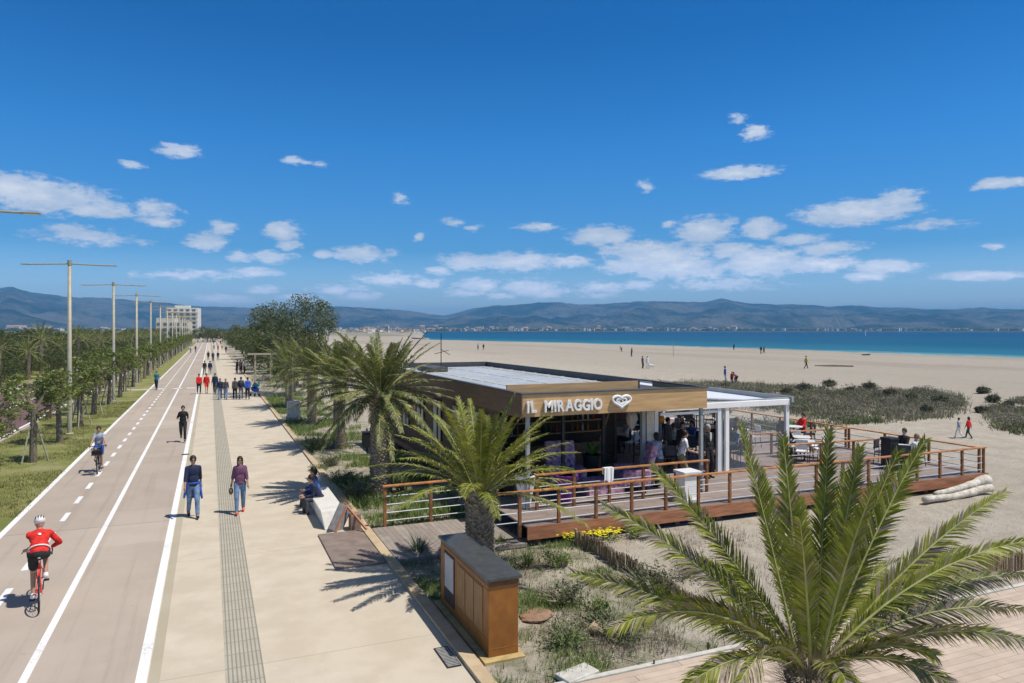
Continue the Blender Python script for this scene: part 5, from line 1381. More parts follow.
def person(label, loc, face, h, pose, top, bottom, hair='darkbrown', hairlen=0, detail=1, sleeves='long', shorts=False, group=None, extra=None, skin='skin', shoes='black', fem=False, helmet=None, glasses=False, basez=None):
    P = dict(POSES[pose]) if isinstance(pose, str) else dict(pose)
    k = h/1.75
    z0 = loc[2] if len(loc) > 2 else 0
    t = thing('person', label, 'person', (loc[0], loc[1], z0), face, group); t.scale = (k, k, k)
    vox = {2: .0125, 1: .03, 0: .045}[detail]
    pel = Vector((0, P.get('py', 0), P['pel'])); ln = R(P['lean']); sp = Vector((0, math.sin(ln), math.cos(ln)))
    up = Matrix.Rotation(-ln, 3, 'X')
    sw = .158 if not fem else .142
    neck = pel+sp*.51; chest = pel+sp*.36; belly = pel+sp*.16
    hang = R(P.get('head', -P['lean']*.75)); hs_ = Matrix.Rotation(-ln-hang, 3, 'X') @ Vector((0, 0, 1)); hrot = Matrix.Rotation(-ln-hang, 3, 'X')
    head = neck+sp*.015+hs_*.145
    fz = P.get('bend_knee', (0, 1, .1))
    B = MB()
    sh = {}; elb = {}; han = {}; hip = {}; kn = {}; an = {}
    for s, n_ in ((-1, 'l'), (1, 'r')):
        sh[n_] = neck-sp*.055+Vector((s*sw, 0, 0)); elb[n_], han[n_] = ik(sh[n_], P['h'+n_], .28, .25, P.get('elb', (s*.12, -1, -.1)))
        hip[n_] = pel+Vector((s*.09, 0, -.03)); kn[n_], an[n_] = ik(hip[n_], P['f'+n_], .43, .42, fz)
    # body
    B.ell(chest, (.155 if not fem else .14, .105, .19), up, 14, 10); B.ell(belly, (.13 if not fem else .115, .095, .16), up, 14, 10); B.ell(pel, (.155, .11, .13), up, 14, 10)
    B.cap(neck-sp*.09, neck+sp*.03, .07, .052); B.cap(neck, head-hs_*.06, .052, .05)
    B.ell(head, (.074, .092, .113), hrot, 14, 12)
    fwd = hrot @ Vector((0, 1, 0))
    B.ell(head-hs_*.055+fwd*.025, (.05, .06, .055), hrot, 10, 8)
    if detail == 2:
        B.cap(head+fwd*.085+hs_*.012, head+fwd*.102-hs_*.022, .010, .015, 8)
        for s in (-1, 1): B.ell(head+Vector((s*.075, 0, 0))-fwd*.005-hs_*.005, (.011, .02, .03), hrot, 8, 6)
        B.ell(head+fwd*.084-hs_*.055, (.022, .012, .008), hrot, 8, 6)
    for s, n_ in ((-1, 'l'), (1, 'r')):
        B.cap(chest+sp*.06+Vector((s*.07, 0, 0)), sh[n_]-sp*.01, .072, .05); B.cap(sh[n_], elb[n_], .052, .039); B.cap(elb[n_], han[n_], .038, .026)
        u = (han[n_]-elb[n_]).normalized(); w = Vector((0, 1, 0)) if abs(u.y) < .8 else Vector((0, 0, 1)); x = u.cross(w).normalized(); w = x.cross(u).normalized()
        if P.get('grip'): u2 = (u+Vector((0, 0, -.6))).normalized()
        else: u2 = u
        B.cap(han[n_]+u*.02, han[n_]+u*.07, .030, .034)
        if detail == 2:
            for q, (o_, l_) in enumerate(((-.027, .062), (-.009, .075), (.009, .07), (.026, .055))):
                a_ = han[n_]+u*.085+w*o_; b_ = a_+u2*l_*.55; c_ = b_+(u2-x*s*.5*(1 if not P.get('grip') else 0)+Vector((0, 0, -.3 if P.get('grip') else 0))).normalized()*l_*.5
                B.cap(a_, b_, .0095, .009, 6); B.cap(b_, c_, .009, .008, 6)
            B.cap(han[n_]+u*.03+w*.028, han[n_]+u*.065+w*.058, .012, .010, 6); B.cap(han[n_]+u*.065+w*.058, han[n_]+u*.095+w*.062, .010, .009, 6)
        elif detail == 1: B.cap(han[n_]+u*.08, han[n_]+u*.14, .03, .02)
        B.cap(hip[n_], kn[n_], .082, .056); B.cap(kn[n_], an[n_], .054, .036)
        ft = (an[n_]-kn[n_]).normalized(); fd = Vector((0, 1, 0)); fd = (fd-ft*fd.dot(ft)*.6).normalized()
        B.cap(an[n_], an[n_]+fd*.13-Vector((0, 0, .05)), .036, .032)
    remesh(B, 'body', M[skin], vox, t)
    # clothes, following the body
    T_ = MB(); g = .016
    T_.ell(chest, (.155+g, .105+g, .195), up, 14, 10); T_.ell(belly-sp*.02, (.138+g+.008, .102+g+.008, .18), up, 14, 10); T_.ell(pel+sp*.0, (.152+g, .116+g, .12), up, 14, 10)
    if detail == 2: T_.cap(neck-sp*.10, neck-sp*.035, .085, .066)
    for s, n_ in ((-1, 'l'), (1, 'r')):
        T_.cap(chest+sp*.03+Vector((s*.06, 0, 0)), sh[n_]-sp*.03, .10, .062); T_.cap(neck-sp*.02+Vector((s*.03, 0, 0)), sh[n_]-sp*.005, .056, .056)
        if sleeves == 'none': continue
        e_ = elb[n_] if sleeves != 'short' else sh[n_].lerp(elb[n_], .62)
        T_.cap(sh[n_], e_, .062, .054)
        if sleeves == 'long': T_.cap(elb[n_], elb[n_].lerp(han[n_], .86), .052, .040)
        if sleeves == 'three': T_.cap(elb[n_], elb[n_].lerp(han[n_], .3), .052, .05)
    remesh(T_, 'shirt' if sleeves != 'long' else 'jacket', cloth(top, C_[top]), vox*.95 if detail == 2 else vox, t, 9 if detail == 2 else 2)
    L_ = MB(); L_.ell(pel-sp*.02, (.160, .120, .125), up, 14, 10)
    for n_ in 'lr':
        L_.cap(hip[n_], kn[n_] if not shorts else hip[n_].lerp(kn[n_], .72), .100, .074 if not shorts else .084)
        if not shorts: L_.cap(kn[n_], kn[n_].lerp(an[n_], .93), .070, .056)
    remesh(L_, 'trousers' if not shorts else 'shorts', cloth(bottom, C_[bottom]), vox*.95 if detail == 2 else vox, t, 5 if detail == 2 else 2)
    for s, n_ in ((-1, 'l'), (1, 'r')):
        ft = (an[n_]-kn[n_]).normalized(); fd = Vector((0, 1, 0)); fd = (fd-ft*fd.dot(ft)*.6).normalized()
        S_ = MB(); S_.cap(an[n_]-Vector((0, 0, .035))-fd*.03, an[n_]+fd*.15-Vector((0, 0, .052)), .048, .036); S_.cap(an[n_], an[n_]-Vector((0, 0, .03)), .045, .045)
        remesh(S_, 'shoe', cloth(shoes, C_[shoes]), max(vox, .015), t, 1)
    if helmet:
        H_ = MB(); H_.ell(head+hs_*.045-fwd*.01, (.098, .125, .088), hrot, 16, 12)
        o = remesh(H_, 'helmet', mat('helmet_'+helmet, C_[helmet], .35, .05), .012, t)
        V_ = MB()
        for q in (-.062, -.022, .022, .062): V_.tube([head+hs_*.045-fwd*.01+Vector((q, 0, 0))+fwd*(.127*math.cos(g_))*(1-(q/.1)**2)**.5+hs_*(.091*math.sin(g_))*(1-(q/.1)**2)**.5 for g_ in (.9, 1.3, 1.7, 2.1, 2.5, 2.85)], [.003, .009, .011, .011, .009, .003], 6)
        V_.build('vent', M['black'], o)
    else:
        H_ = MB(); H_.ell(head+hs_*.028-fwd*.020, (.092, .104, .112), hrot, 14, 10)
        if hairlen: H_.cap(head-fwd*.06, head-fwd*.085-hs_*.10*hairlen+Vector((0, 0, -.13*hairlen)), .075, .05); H_.cap(head-fwd*.03+Vector((.05, 0, 0)), head-fwd*.05+Vector((.06, 0, -.16*hairlen)), .045, .03); H_.cap(head-fwd*.03-Vector((.05, 0, 0)), head-fwd*.05+Vector((-.06, 0, -.16*hairlen)), .045, .03)
        remesh(H_, 'hair', mat('hair_'+hair, HAIR[hair], .55, .3, 20, .3, 60), max(vox, .014), t, 1)
    if glasses:
        G_ = MB()
        for s in (-1, 1): G_.ell(head+fwd*.088+hs_*.012+Vector((s*.033, 0, 0)), (.027, .012, .020), hrot, 10, 6)
        G_.bar(head+fwd*.095+hs_*.016-Vector((.02, 0, 0)), head+fwd*.095+hs_*.016+Vector((.02, 0, 0)), .006)
        for s in (-1, 1): G_.bar(head+fwd*.08+hs_*.016+Vector((s*.062, 0, 0)), head-fwd*.01+hs_*.016+Vector((s*.08, 0, 0)), .006)
        G_.build('sunglasses', M['black'], t)
    elif detail == 2:
        for s in (-1, 1): MB().ell(head+fwd*.083+hs_*.012+Vector((s*.031, 0, 0)), (.012, .009, .008), hrot, 8, 6).build('eye', M['black'], t)
    if extra: extra(t, dict(pel=pel, sp=sp, chest=chest, neck=neck, head=head, sh=sh, han=han, elb=elb, kn=kn, hip=hip, an=an, up=up, vox=vox))
    return t
TOWARD, AWAY = math.pi, 0.0

def waist_jacket(t, J):
    b = MB(); p = J['pel']
    for i in range(12): 
        a = i*math.pi/6; q = p+Vector((.165*math.cos(a), .13*math.sin(a), .03)); a2 = a+math.pi/6; q2 = p+Vector((.165*math.cos(a2), .13*math.sin(a2), .03)); b.cap(q, q2, .032, .032, 6)
    for s, dz in ((-1, -.42), (1, -.36)): b.cap(p+Vector((s*.16, .02, -.02)), p+Vector((s*.23, .02, dz)), .055, .03)
    b.cap(p+Vector((0, -.13, 0)), p+Vector((0, -.17, -.35)), .12, .1)
    remesh(b, 'tied_jacket', cloth('brightblue', C_['brightblue']), .014, t)
def handbag(t, J):
    h = J['han']['r']+Vector((.02, 0, -.22)); b = MB()
    b.ell(h, (.07, .14, .11)); o = remesh(b, 'handbag', mat('bag_leather', (.16, .11, .06), .5, .2), .015, t)
    MB().tube([h+Vector((0, -.09, .08)), h+Vector((0, -.05, .2)), h+Vector((0, .05, .2)), h+Vector((0, .09, .08))], .01, 6).build('strap', mat('bag_leather', (.16, .11, .06)), o)
def backpack(t, J):
    b = MB(); c_ = J['chest']-Vector((0, .17, .04)); b.ell(c_, (.14, .09, .21)); remesh(b, 'backpack', cloth('darkgrey', C_['darkgrey']), .025, t)
def gat(px, py, z=0.0): p = G(px, py, z); return (p.x, p.y, z)

person('man in navy shirt and light jeans with a blue jacket tied round his waist', gat(193, 517), TOWARD+.12, 1.76, 'walk', 'navy', 'jeans', 'darkbrown', 0, 2, 'three', extra=waist_jacket, glasses=True)
person('woman with long dark hair in a plum blouse and jeans carrying a small bag', gat(240, 513), TOWARD-.05, 1.66, 'walk2', 'plum', 'jeans', 'darkbrown', 1, 2, 'three', extra=handbag, fem=True, glasses=True, shoes='red')
person('jogger dressed all in black running beside the right white line', gat(183, 442), TOWARD, 1.72, 'jog', 'black', 'black', 'black', 0, 2, 'long', fem=True)

def rider_marks(t, J):
    n = J['up'] @ Vector((0, -1, 0))
    MB().ell(J['chest']+n*.128-J['sp']*.02, (.032, .006, .028), J['up'], 10, 6).build('back_emblem', M['steel'], t)
    b = MB(); p = J['pel']+J['sp']*.07
    for i in range(16):
        a = i*math.pi/8; a2 = a+math.pi/8; q = [p+J['up'] @ Vector((.176*math.cos(x), .140*math.sin(x), 0)) for x in (a, a2)]; b.cap(q[0], q[1], .018, .018, 6)
    remesh(b, 'shirt_hem', M['white_paint'], .012, t)
# bicycles
def bicycle(label, loc, face, frame_c, basket=False):
    t = thing('bicycle', label, 'bicycle', loc, face, 'bicycles being ridden on the path')
    fm = mat('bike_frame_'+frame_c, C_[frame_c], .35, .1); r = .335
    for y, nm in ((-.52, 'wheel'), (.52, 'wheel')):
        ring = lambda rad: [Vector((0, y+rad*math.cos(q*math.pi/16), r+.005+rad*math.sin(q*math.pi/16))) for q in range(32)]
        rim = MB().tube(ring(r-.03), .009, 6, closed=True).build('wheel', M['dark_metal'], t)
        MB().tube(ring(r-.012), .016, 8, closed=True).build('tyre', M['black'], rim)
        sp_ = MB()
        for q in range(16):
            a = q*math.pi/8; sp_.tube([(.02*(-1)**q, y, r), (0, y+(r-.035)*math.cos(a), r+(r-.035)*math.sin(a))], .0022, 4)
        sp_.tube([(-.04, y, r), (.04, y, r)], .022, 8); sp_.build('spokes', M['steel'], rim)
    bb = Vector((0, -.08, .29)); st = Vector((0, -.24, .86)); hd = Vector((0, .36, .84)); hb_ = Vector((0, .40, .66)); rw = Vector((0, -.52, r)); fw = Vector((0, .52, r))
    f = MB(); f.tube([bb, st], .016, 8); f.tube([bb, hb_], .019, 8); f.tube([st-Vector((0, 0, .06)), hd], .016, 8); f.tube([hd+Vector((0, -.01, .05)), hb_], .018, 8)
    for s in (-1, 1): f.tube([bb+Vector((s*.02, 0, 0)), rw+Vector((s*.05, 0, 0))], .010, 6); f.tube([st+Vector((0, 0, -.08)), rw+Vector((s*.05, 0, 0))], .009, 6)
    f.build('frame', fm, t)
    f = MB()
    for s in (-1, 1): f.tube([hb_+Vector((0, .01, -.02)), fw+Vector((s*.05, -.03, .18)), fw+Vector((s*.05, 0, 0))], .011, 6)
    f.build('fork', fm, t)
    MB().tube([st, st+Vector((0, -.02, .10))], .013, 8).build('seat_post', M['steel'], t)
    sd = MB(); sd.ell(st+Vector((0, -.05, .125)), (.075, .10, .03)); sd.cap(st+Vector((0, 0, .125)), st+Vector((0, .14, .12)), .03, .018); remesh(sd, 'saddle', M['white_paint'] if not basket else M['black'], .01, t, 1)
    hbm = MB(); T0 = hd+Vector((0, .03, .10)); hbm.tube([hd+Vector((0, -.01, .04)), T0], .014, 8)
    if basket: hbm.tube([T0+Vector((-.29, -.12, .10)), T0+Vector((-.15, .02, .08)), T0+Vector((.15, .02, .08)), T0+Vector((.29, -.12, .10))], .013, 8)
    else: hbm.tube([T0+Vector((-.2, .0, -.12)), T0+Vector((-.21, .10, -.06)), T0+Vector((-.21, .08, .02)), T0+Vector((-.2, 0, .02)), T0+Vector((.2, 0, .02)), T0+Vector((.21, .08, .02)), T0+Vector((.21, .10, -.06)), T0+Vector((.2, .0, -.12))], .013, 8)
    hbm.build('handlebar', M['black'], t)
    cr = MB(); ringc = [bb+Vector((.045, .09*math.cos(q*math.pi/10), .09*math.sin(q*math.pi/10))) for q in range(20)]; cr.tube(ringc, .006, 6, closed=True)
    cr.tube([bb+Vector((.06, 0, 0)), bb+Vector((.07, .03, .165))], .010, 6); cr.tube([bb+Vector((-.06, 0, 0)), bb+Vector((-.07, -.03, -.165))], .010, 6); cr.tube([bb-Vector((.06, 0, 0)), bb+Vector((.06, 0, 0))], .015, 8)
    cr.build('crank', M['dark_metal'], t)
    MB().box(bb+Vector((.115, .03, .165)), (.09, .09, .02)).build('pedal', M['black'], t); MB().box(bb+Vector((-.115, -.03, -.165)), (.09, .09, .02)).build('pedal', M['black'], t)
    if basket:
        bk = MB(); c_ = Vector((0, .62, .84))
        for q in range(9):
            for zz in (0,): bk.bar(c_+Vector((-.16+.04*q, -.12, -.1)), c_+Vector((-.18+.045*q, -.15, .12)), .008); bk.bar(c_+Vector((-.16+.04*q, .12, -.1)), c_+Vector((-.18+.045*q, .15, .12)), .008)
        for zz in (-.1, 0, .12): bk.bar(c_+Vector((-.18, -.14, zz)), c_+Vector((.18, -.14, zz)), .01); bk.bar(c_+Vector((-.18, .14, zz)), c_+Vector((.18, .14, zz)), .01); bk.bar(c_+Vector((-.18, -.14, zz)), c_+Vector((-.18, .14, zz)), .01); bk.bar(c_+Vector((.18, -.14, zz)), c_+Vector((.18, .14, zz)), .01)
        bk.box(c_+Vector((0, 0, -.02)), (.32, .26, .15)); bk.build('basket', M['black'], t)
    return t
RP = dict(pel=1.02, py=-.24, lean=54, head=-34, fl=(-.10, -.10, .22), fr=(.10, -.03, .55), hl=(-.20, .36, .95), hr=(.20, .36, .95), elb=(1, -.3, -.6), grip=True, bend_knee=(0, 1, .4))
CP = dict(pel=1.0, py=-.24, lean=10, head=-8, fl=(-.10, -.10, .22), fr=(.10, -.03, .55), hl=(-.28, .27, 1.02), hr=(.28, .27, 1.02), elb=(0, -1, -.8), grip=True, bend_knee=(0, 1, .4))
b1 = gat(36, 609); b1 = (b1[0], b1[1]+.3, 0)
bicycle('red racing bicycle ridden away from the camera at the lower left', b1, AWAY+.17, 'red')
person('cyclist in a red jacket, black shorts and white helmet riding away', b1, AWAY+.17, 1.80, RP, 'red', 'black', 'black', 0, 2, 'long', True, helmet='white', shoes='white', group=None, extra=rider_marks)
b2 = gat(97, 474)
bicycle('city bicycle with a black front basket ridden towards the camera', (b2[0], b2[1]+.4, 0), TOWARD+.05, 'black', True)
person('woman with dark hair cycling towards the camera in a grey vest and blue shorts', (b2[0], b2[1]+.4, 0), TOWARD+.05, 1.66, CP, 'stripe', 'brightblue', 'darkbrown', 0, 2, 'short', True, fem=True, shoes='darkgrey')

# seated pair on the bench
person('woman in a dark blue top sitting on the near end of the bench, leaning forward', (2.95, 21.35, -.07), R(95), 1.66, 'sitlean', 'navy', 'darkgrey', 'darkbrown', 0, 2, 'long', fem=True)
person('person in a blue jacket with dark curly hair sitting farther back on the bench', (2.98, 22.1, -.07), R(80), 1.68, 'sit', 'blue', 'darkgrey', 'black', .4, 2, 'long', fem=True)

# walkers farther up, each placed by the feet
WALK = [(199, 394, 1.70, 'walk', 'red', 'black', 'brown', 'walker in a red jacket on the left of the red pair on the white line', TOWARD, None),
 (206.5, 393.5, 1.70, 'walk2', 'red', 'red', 'black', 'walker in a red top and red shorts, right of the red pair', TOWARD, 'S'),
 (215, 394, 1.75, 'walk', 'navy', 'darkgrey', 'brown', 'walker in navy with a pale bag, left of the two in dark blue', TOWARD, 'B'),
 (220, 399.5, 1.65, 'walk2', 'navy', 'jeans', 'blond', 'shorter walker in dark blue on the grooved strip, left of two', AWAY, None),
 (225.6, 399.5, 1.62, 'walk', 'darkgrey', 'jeans', 'blond', 'shorter walker in dark grey on the grooved strip, right of two', AWAY, None),
 (235, 399.5, 1.68, 'walk', 'darkgrey', 'black', 'brown', 'walker in grey, leftmost of the three abreast on the promenade', AWAY, None),
 (241, 399, 1.72, 'walk2', 'navy', 'grey', 'brown', 'walker with a pale backpack in the middle of the three abreast', AWAY, 'B'),
 (247.6, 399.5, 1.72, 'walk', 'brightblue', 'black', 'black', 'walker in a bright blue jacket, rightmost of the three abreast', AWAY, None),
 (204.6, 375, 1.7, 'walk', 'black', 'grey', 'black', 'dark walker on the left of the couple just beyond the red pair', AWAY, None),
 (210, 375, 1.7, 'walk2', 'navy', 'grey', 'black', 'dark walker on the right of the couple just beyond the red pair', AWAY, None),
 (208.3, 360.5, 1.7, 'walk', 'black', 'black', 'black', 'far black clad walker on the right white line', TOWARD, None),
 (213, 361.5, 1.7, 'walk2', 'darkgrey', 'navy', 'black', 'far walker in dark grey between two others, past the couple', TOWARD, None),
 (218, 361, 1.7, 'walk', 'black', 'jeans', 'black', 'far walker in black on the right of three spread walkers', AWAY, None),
 (214, 350, 1.7, 'walk', 'lilac', 'navy', 'brown', 'distant walker in lilac left of a distant cluster', AWAY, None),
 (218, 351, 1.7, 'walk2', 'pink', 'black', 'brown', 'distant walker in pink in the middle of a distant cluster', AWAY, None),
 (222, 349.5, 1.7, 'walk', 'white', 'navy', 'brown', 'distant walker in white on the right of a distant cluster', TOWARD, None),
 (226, 353, 1.7, 'walk', 'black', 'darkgrey', 'black', 'distant walker in black nearest the green line of trees', TOWARD, None),
 (217, 345.5, 1.7, 'walk', 'white', 'grey', 'brown', 'tiny white clad walker far up the promenade', AWAY, None),
 (213.5, 344.2, 1.7, 'walk2', 'navy', 'black', 'black', 'tiny navy walker far up the promenade', AWAY, None),
 (220.5, 344.6, 1.7, 'walk', 'red', 'black', 'black', 'tiny walker in red far up the promenade', TOWARD, None),
 (210.5, 342.7, 1.7, 'walk', 'grey', 'black', 'black', 'tiny grey walker near the vanishing end of the path', AWAY, None),
 (156.5, 389.8, 1.68, 'walk', 'teal', 'navy', 'brown', 'walker in a turquoise top at the left edge of the cycle path', TOWARD, None),
 (237.3, 373.5, 1.72, 'stand', 'black', 'black', 'black', 'person in black standing leftmost of the dark group by the pergola', R(120), None),
 (240.6, 374, 1.7, 'stand', 'darkgrey', 'black', 'black', 'person in dark grey standing in the middle of the group by the pergola', R(200), None),
 (244, 374, 1.75, 'stand', 'white', 'black', 'black', 'person in a pale top standing right in the group by the pergola', R(240), None)]
for (px, py, h, ps, tp_, bt, hr_, lab, fc, ex) in WALK:
    x, y, z = gat(px, py)
    person(lab, (x, y, 0), fc+random.uniform(-.15, .15), h, ps, tp_, bt, hr_, 0, 1 if py > 370 else 0, 'long' if tp_ not in ('teal', 'white') else 'short', ex == 'S', 'people walking along the promenade', extra=backpack if ex == 'B' else None)
# stroller-like blue buggy behind the three abreast
p = gat(255, 396); t = thing('pushchair', 'small blue and purple pushchair standing right of the three walkers', 'pushchair', p, R(30))
MB().box((0, 0, .55), (.42, .55, .3), rx=.3).build('seat', cloth('brightblue', C_['brightblue']), t, bevel=.05); MB().ell((0, -.15, .9), (.26, .3, .18)).build('hood', cloth('teal', C_['teal']), t)
for s in (-1, 1):
    MB().tube([(s*.2, .3, .1), (s*.2, -.35, 1.0)], .014, 6).build('frame_bar', M['dark_metal'], t)
    for y in (-.25, .3): MB().tube([(s*.2-.02, y, .1), (s*.2+.02, y, .1)], .1, 12).build('wheel', M['black'], t)
# far cyclists
for px, py, c_, lab in ((190.5, 353, 'white', 'far cyclist in white on the left of a pair on the cycle lanes'), (195.5, 353, 'navy', 'far cyclist in navy on the right of a pair on the cycle lanes'), (203, 342.5, 'white', 'tiny cyclist near the vanishing end of the cycle path')):
    p = gat(px, py); person(lab, p, TOWARD, 1.7, CP, c_, 'black', 'black', 0, 0, 'long', True, 'far cyclists on the path')
    bicycle(lab.replace('far cyclist in', 'bicycle under the far cyclist in').replace(' on the cycle lanes', '').replace('tiny cyclist', 'tiny bicycle'), p, TOWARD, 'black')

# beach
BE = [(642.5, 368.5, 1.75, 'stand', 'darkgrey', 'black', 'person in dark clothes standing on the mid beach with a white dog', R(200)), (647.3, 368.5, 1.7, 'stand', 'white', 'white', 'person in white standing on the mid beach beside the dog', R(160)),
 (631.8, 356.5, 1.75, 'stand', 'darkgrey', 'navy', 'dark figure standing alone on the beach left of the mid beach pair', R(90)), (622, 351.5, 1.7, 'bend', 'grey', 'black', 'figure bending down near the water, left of the lone dark figure', R(80)),
 (734, 350, 1.8, 'stand', 'black', 'black', 'dark figure standing at the water edge in the centre right', R(0)), (761, 353.8, 1.75, 'walk', 'black', 'black', 'left walker of the dark pair on the beach near the water', R(100)), (764, 353.8, 1.7, 'walk2', 'darkgrey', 'black', 'right walker of the dark pair on the beach near the water', R(100)),
 (806, 368.6, 1.75, 'walk', 'yellow', 'black', 'person in a yellow top walking alone across the open beach', R(250)), (725, 383.5, 1.75, 'stand', 'brightblue', 'white', 'adult in a blue top standing left of the small group above the bar roof', R(240)),
 (732, 383.8, 1.2, 'stand', 'red', 'navy', 'small child in red in the middle of the group above the bar roof', R(120)), (737, 383.8, 1.5, 'bend', 'pink', 'black', 'person in pink leaning over at the right of the group above the bar roof', R(90)),
 (959, 438.3, 1.02, 'walk', 'stripe', 'white', 'small child in a pale blue top walking on the sand path', R(20)), (968.8, 438.5, 1.08, 'walk2', 'red', 'darkgrey', 'small child with dark hair in red on the sand path', R(10)),
 (478, 350, 1.75, 'walk', 'grey', 'black', 'left of two tiny walkers far up the beach above the roof aerial', R(0)), (483.5, 350, 1.7, 'walk2', 'navy', 'black', 'right of two tiny walkers far up the beach above the roof aerial', R(0))]
for (px, py, h, ps, tp_, bt, lab, fc) in BE:
    p = G(px, py); z = gh(p.x, p.y); p = G(px, py, z)
    person(lab, (p.x, p.y, z), fc, h, ps, tp_, bt, random.choice(['black', 'darkbrown', 'brown']), .6 if 'dark hair' in lab else 0, 1, 'long', False, 'people out on the beach')
# white dog
p = G(651.5, 368.8); dz = gh(p.x, p.y)
t = thing('dog', 'small white dog standing beside the pair on the mid beach', 'dog', (p.x, p.y, dz), R(60))
b = MB(); b.ell((0, 0, .48), (.13, .32, .15)); b.cap((0, .1, .46), (0, .3, .52), .15, .12); b.cap((0, .28, .55), (0, .42, .70), .09, .075); b.ell((0, .46, .74), (.075, .1, .08)); b.cap((0, .5, .72), (0, .6, .70), .045, .03)
for s in (-1, 1):
    b.cap((s*.08, .24, .42), (s*.08, .22, .22), .055, .035); b.cap((s*.08, .22, .22), (s*.08, .24, .03), .033, .032)
    b.cap((s*.09, -.25, .44), (s*.09, -.18, .27), .075, .045); b.cap((s*.09, -.18, .27), (s*.09, -.29, .16), .04, .028); b.cap((s*.09, -.29, .16), (s*.09, -.27, .03), .028, .03); b.cap((s*.06, .43, .8), (s*.08, .40, .74), .025, .015)
b.cap((0, -.3, .52), (0, -.48, .66), .03, .015)
remesh(b, 'body', mat('dog_fur', (.75, .73, .68), .9), .02, t)
# things at the water
p = G(866, 354.5); t = thing('beached_boat', 'small dark boat lying at the water edge on the right', 'boat', (p.x, p.y, gh(p.x, p.y)), R(20)); t.scale = (.8, .8, .35)
b = MB(); vs = []; n = 9
for i in range(n):
    s = -1+2*i/(n-1); w = .85*(1-abs(s)**2.2)+.05; x = s*2.6
    vs += [(x, -w, .65+.2*s*s), (x, -w*.6, .08), (x, 0, 0), (x, w*.6, .08), (x, w, .65+.2*s*s), (x, w*.85, .6+.2*s*s), (x, 0, .18), (x, -w*.85, .6+.2*s*s)]
b.add(vs, [(8*i+k, 8*i+8+k, 8*i+8+(k+1) % 8, 8*i+(k+1) % 8) for i in range(n-1) for k in range(8)]+[tuple(range(8)), tuple(range(8*n-8, 8*n))[::-1]])
b.build('hull', mat('dark_hull', (.04, .05, .07), .6), t); MB().bb(-.15, .15, -.72, .72, .5, .54).build('bench_seat', M['stake'], t)
p = G(834, 367); z = gh(p.x, p.y); o = MB().tube([(p.x-2.3, p.y+1.3, z+.1), (p.x, p.y, z+.13), (p.x+2.3, p.y-1.3, z+.1)], [.12, .16, .1], 8).build('driftwood', M['tree_bark']); tag(o, 'long dark piece of driftwood on the open beach right of the yellow walker', 'driftwood')
a, _ = px_dir(865.5, 330); rr = 900
t = thing('sailing_boat', 'tiny white sailing boat out on the blue water', 'boat', (rr*math.sin(a), rr*math.cos(a), -1.5), R(40))
b = MB(); vs = []
for i in range(n):
    s = -1+2*i/(n-1); w = 1.1*(1-max(0, s)**2*.97-.3*max(0, -s)**2); x = s*3.5
    vs += [(x, -w, .9), (x, 0, -.3), (x, w, .9)]
b.add(vs, [(3*i+k, 3*i+3+k, 3*i+3+(k+1) % 3, 3*i+(k+1) % 3) for i in range(n-1) for k in range(3)]+[(0, 1, 2), (3*n-1, 3*n-2, 3*n-3)]); b.build('hull', m_white, t)
MB().tube([(0, 0, .5), (0, 0, 7.5)], .07, 6).build('mast', m_white, t)
o = MB().add([(-.1, 0, 1.4), (-3, .2, 1.4), (-.1, 0, 7.2)], [(0, 1, 2)]).build('sail', m_white, t); so = o.modifiers.new('thick', 'SOLIDIFY'); so.thickness = .03
p = G(673.4, 357); o = MB().tube([(p.x, p.y, gh(p.x, p.y)-.2), (p.x, p.y, gh(p.x, p.y)+3.0)], .05, 6).build('beach_pole', M['stake']); tag(o, 'thin upright pole standing alone near the middle of the beach', 'pole')

# people at the bar
def bar_p(px, zc, wy):
    """the point on the deck at depth line wy seen at column px"""
    r_ = (px-512)/F; Z = wy/(math.cos(YAW)-math.sin(YAW)*r_); X = r_*Z
    return (X*math.cos(YAW)+Z*math.sin(YAW), wy, DZ)
GB = 'people at the beach bar'
person('man in a dark suit and white shirt standing in the marquee opening', bar_p(708, 0, 19.15), TOWARD+.1, 1.76, 'stand', 'black', 'black', 'grey', 0, 2, 'long', group=GB, extra=lambda t, J: MB().ell(J['chest']+Vector((0, .115, .04)), (.04, .02, .15)).build('shirt_front', M['white_paint'], t))
person('second dark figure standing right behind the man in the suit', bar_p(716, 0, 19.9), TOWARD-.4, 1.74, 'stand', 'black', 'black', 'black', 0, 1, 'long', group=GB)
person('waiter in a white shirt turned away between the pedestal and the marquee', bar_p(681, 0, 18.7), R(250), 1.72, 'work', 'white', 'khaki', 'black', 0, 2, 'short', group=GB)
person('person in a grey shirt with dark hair standing at the left marquee post', bar_p(659, 0, 18.6), R(10), 1.70, 'work', 'stripe', 'darkgrey', 'darkbrown', .5, 2, 'short', group=GB)
person('person in dark clothes standing inside beside the dark counter', bar_p(668, 0, 21.5), R(200), 1.72, 'stand', 'darkgrey', 'black', 'black', 0, 1, 'long', group=GB)
person('person in a dark jacket seated at the table inside the left marquee bay', (14.0, 21.3, DZ), R(270), 1.7, 'seat', 'navy', 'black', 'black', 0, 1, 'long', group=GB)
person('seated guest in white deep inside the left marquee bay', (15.4, 24.7, DZ), R(90), 1.7, 'seat', 'white', 'black', 'black', 0, 1, 'long', group=GB)
person('guest in teal seated behind the clear sheet of the marquee', (17.9, 21.2, DZ), R(100), 1.7, 'seat', 'teal', 'black', 'black', 0, 1, 'long', group=GB)
person('guest in black seated left behind the clear sheet of the marquee', (16.7, 20.9, DZ), R(270), 1.7, 'seat', 'black', 'black', 'grey', 0, 1, 'long', group=GB)
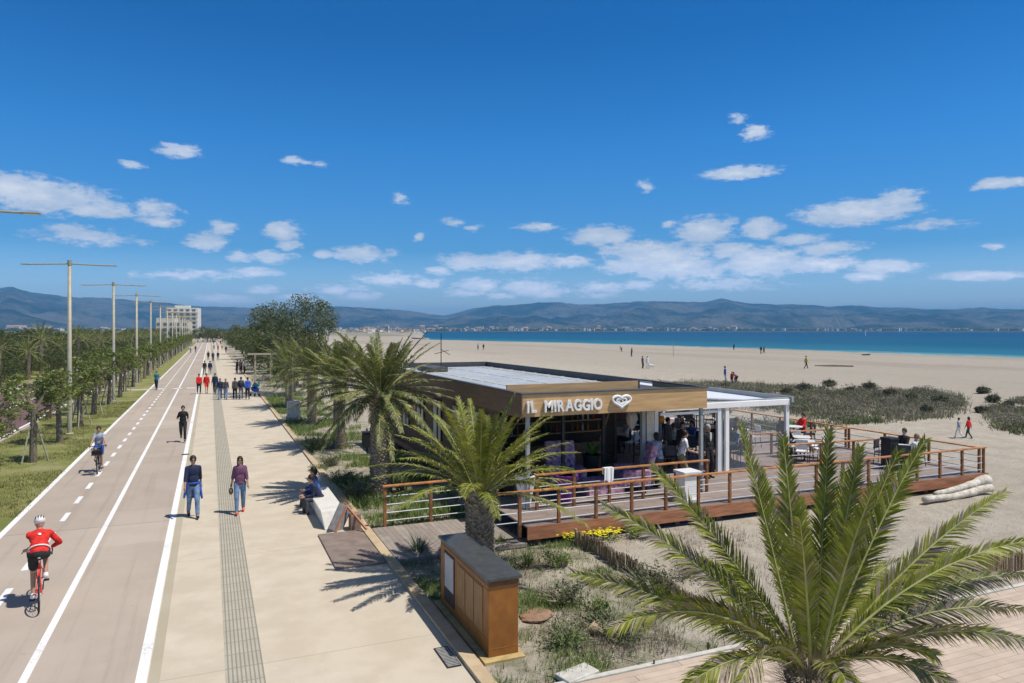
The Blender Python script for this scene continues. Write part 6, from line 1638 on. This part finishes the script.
person('guest in lilac seated deep in the right marquee bay', (18.1, 24.9, DZ), R(120), 1.7, 'seat', 'lilac', 'black', 'brown', .5, 1, 'long', group=GB)
person('grey clad guest seated on the open deck with hands raised to the chest', (19.75, 23.2, DZ), R(290), 1.72, dict(POSES['seat'], hl=(-.1, .25, 1.15), hr=(.1, .25, 1.12)), 'grey', 'navy', 'brown', 0, 1, 'long', group=GB)
person('dark clad guest seated at the corner table beside the bin', (23.1, 18.3, DZ), R(100), 1.7, 'seat', 'black', 'black', 'brown', 0, 1, 'long', group=GB)
person('guest in white seated near the right corner of the deck', (22.4, 17.3, DZ), R(10), 1.68, 'seat', 'white', 'black', 'blond', 0, 1, 'long', group=GB)
person('guest in blue seated at the second line table of the right marquee bay', (17.4, 23.1, DZ), R(110), 1.7, 'seat', 'blue', 'black', 'black', 0, 1, 'long', group=GB)
person('guest in white seated left at the second line table of the right marquee bay', (16.3, 22.7, DZ), R(280), 1.7, 'seat', 'white', 'black', 'brown', 0, 1, 'long', group=GB)
person('guest in black seated far back in the right marquee bay', (18.0, 27.8, DZ), R(180), 1.7, 'seat', 'black', 'black', 'brown', 0, 1, 'long', group=GB)
person('guest in red seated deep in the left marquee bay beside the counter', (14.3, 24.5, DZ), R(270), 1.7, 'seat', 'red', 'black', 'black', 0, 1, 'long', group=GB)
person('waitress in dark clothes standing behind the drinks counter', (14.2, 26.4, DZ), R(180), 1.68, 'stand', 'plum', 'black', 'brown', .5, 1, 'long', group=GB)
person('guest in black standing just inside the left bay with a pale bag', (15.0, 20.4, DZ), R(150), 1.7, 'stand', 'black', 'darkgrey', 'black', 0, 1, 'long', group=GB)
person('guest in black seated in front of the middle railing on open deck', (20.3, 21.1, DZ), R(280), 1.7, 'seat', 'black', 'black', 'brown', 0, 1, 'long', group=GB)
person('guest in red seated by the beach side railing of the deck', (23.5, 23.5, DZ), R(90), 1.7, 'seat', 'red', 'navy', 'brown', 0, 1, 'long', group=GB)
person('guest in dark blue seated far back on the open deck', (21.4, 28.8, DZ), R(280), 1.7, 'seat', 'navy', 'black', 'brown', 0, 1, 'long', group=GB)
person('guest in purple standing behind the right marquee opening', bar_p(727, 0, 21.6), R(180), 1.7, 'stand', 'plum', 'navy', 'brown', .6, 1, 'long', group=GB)
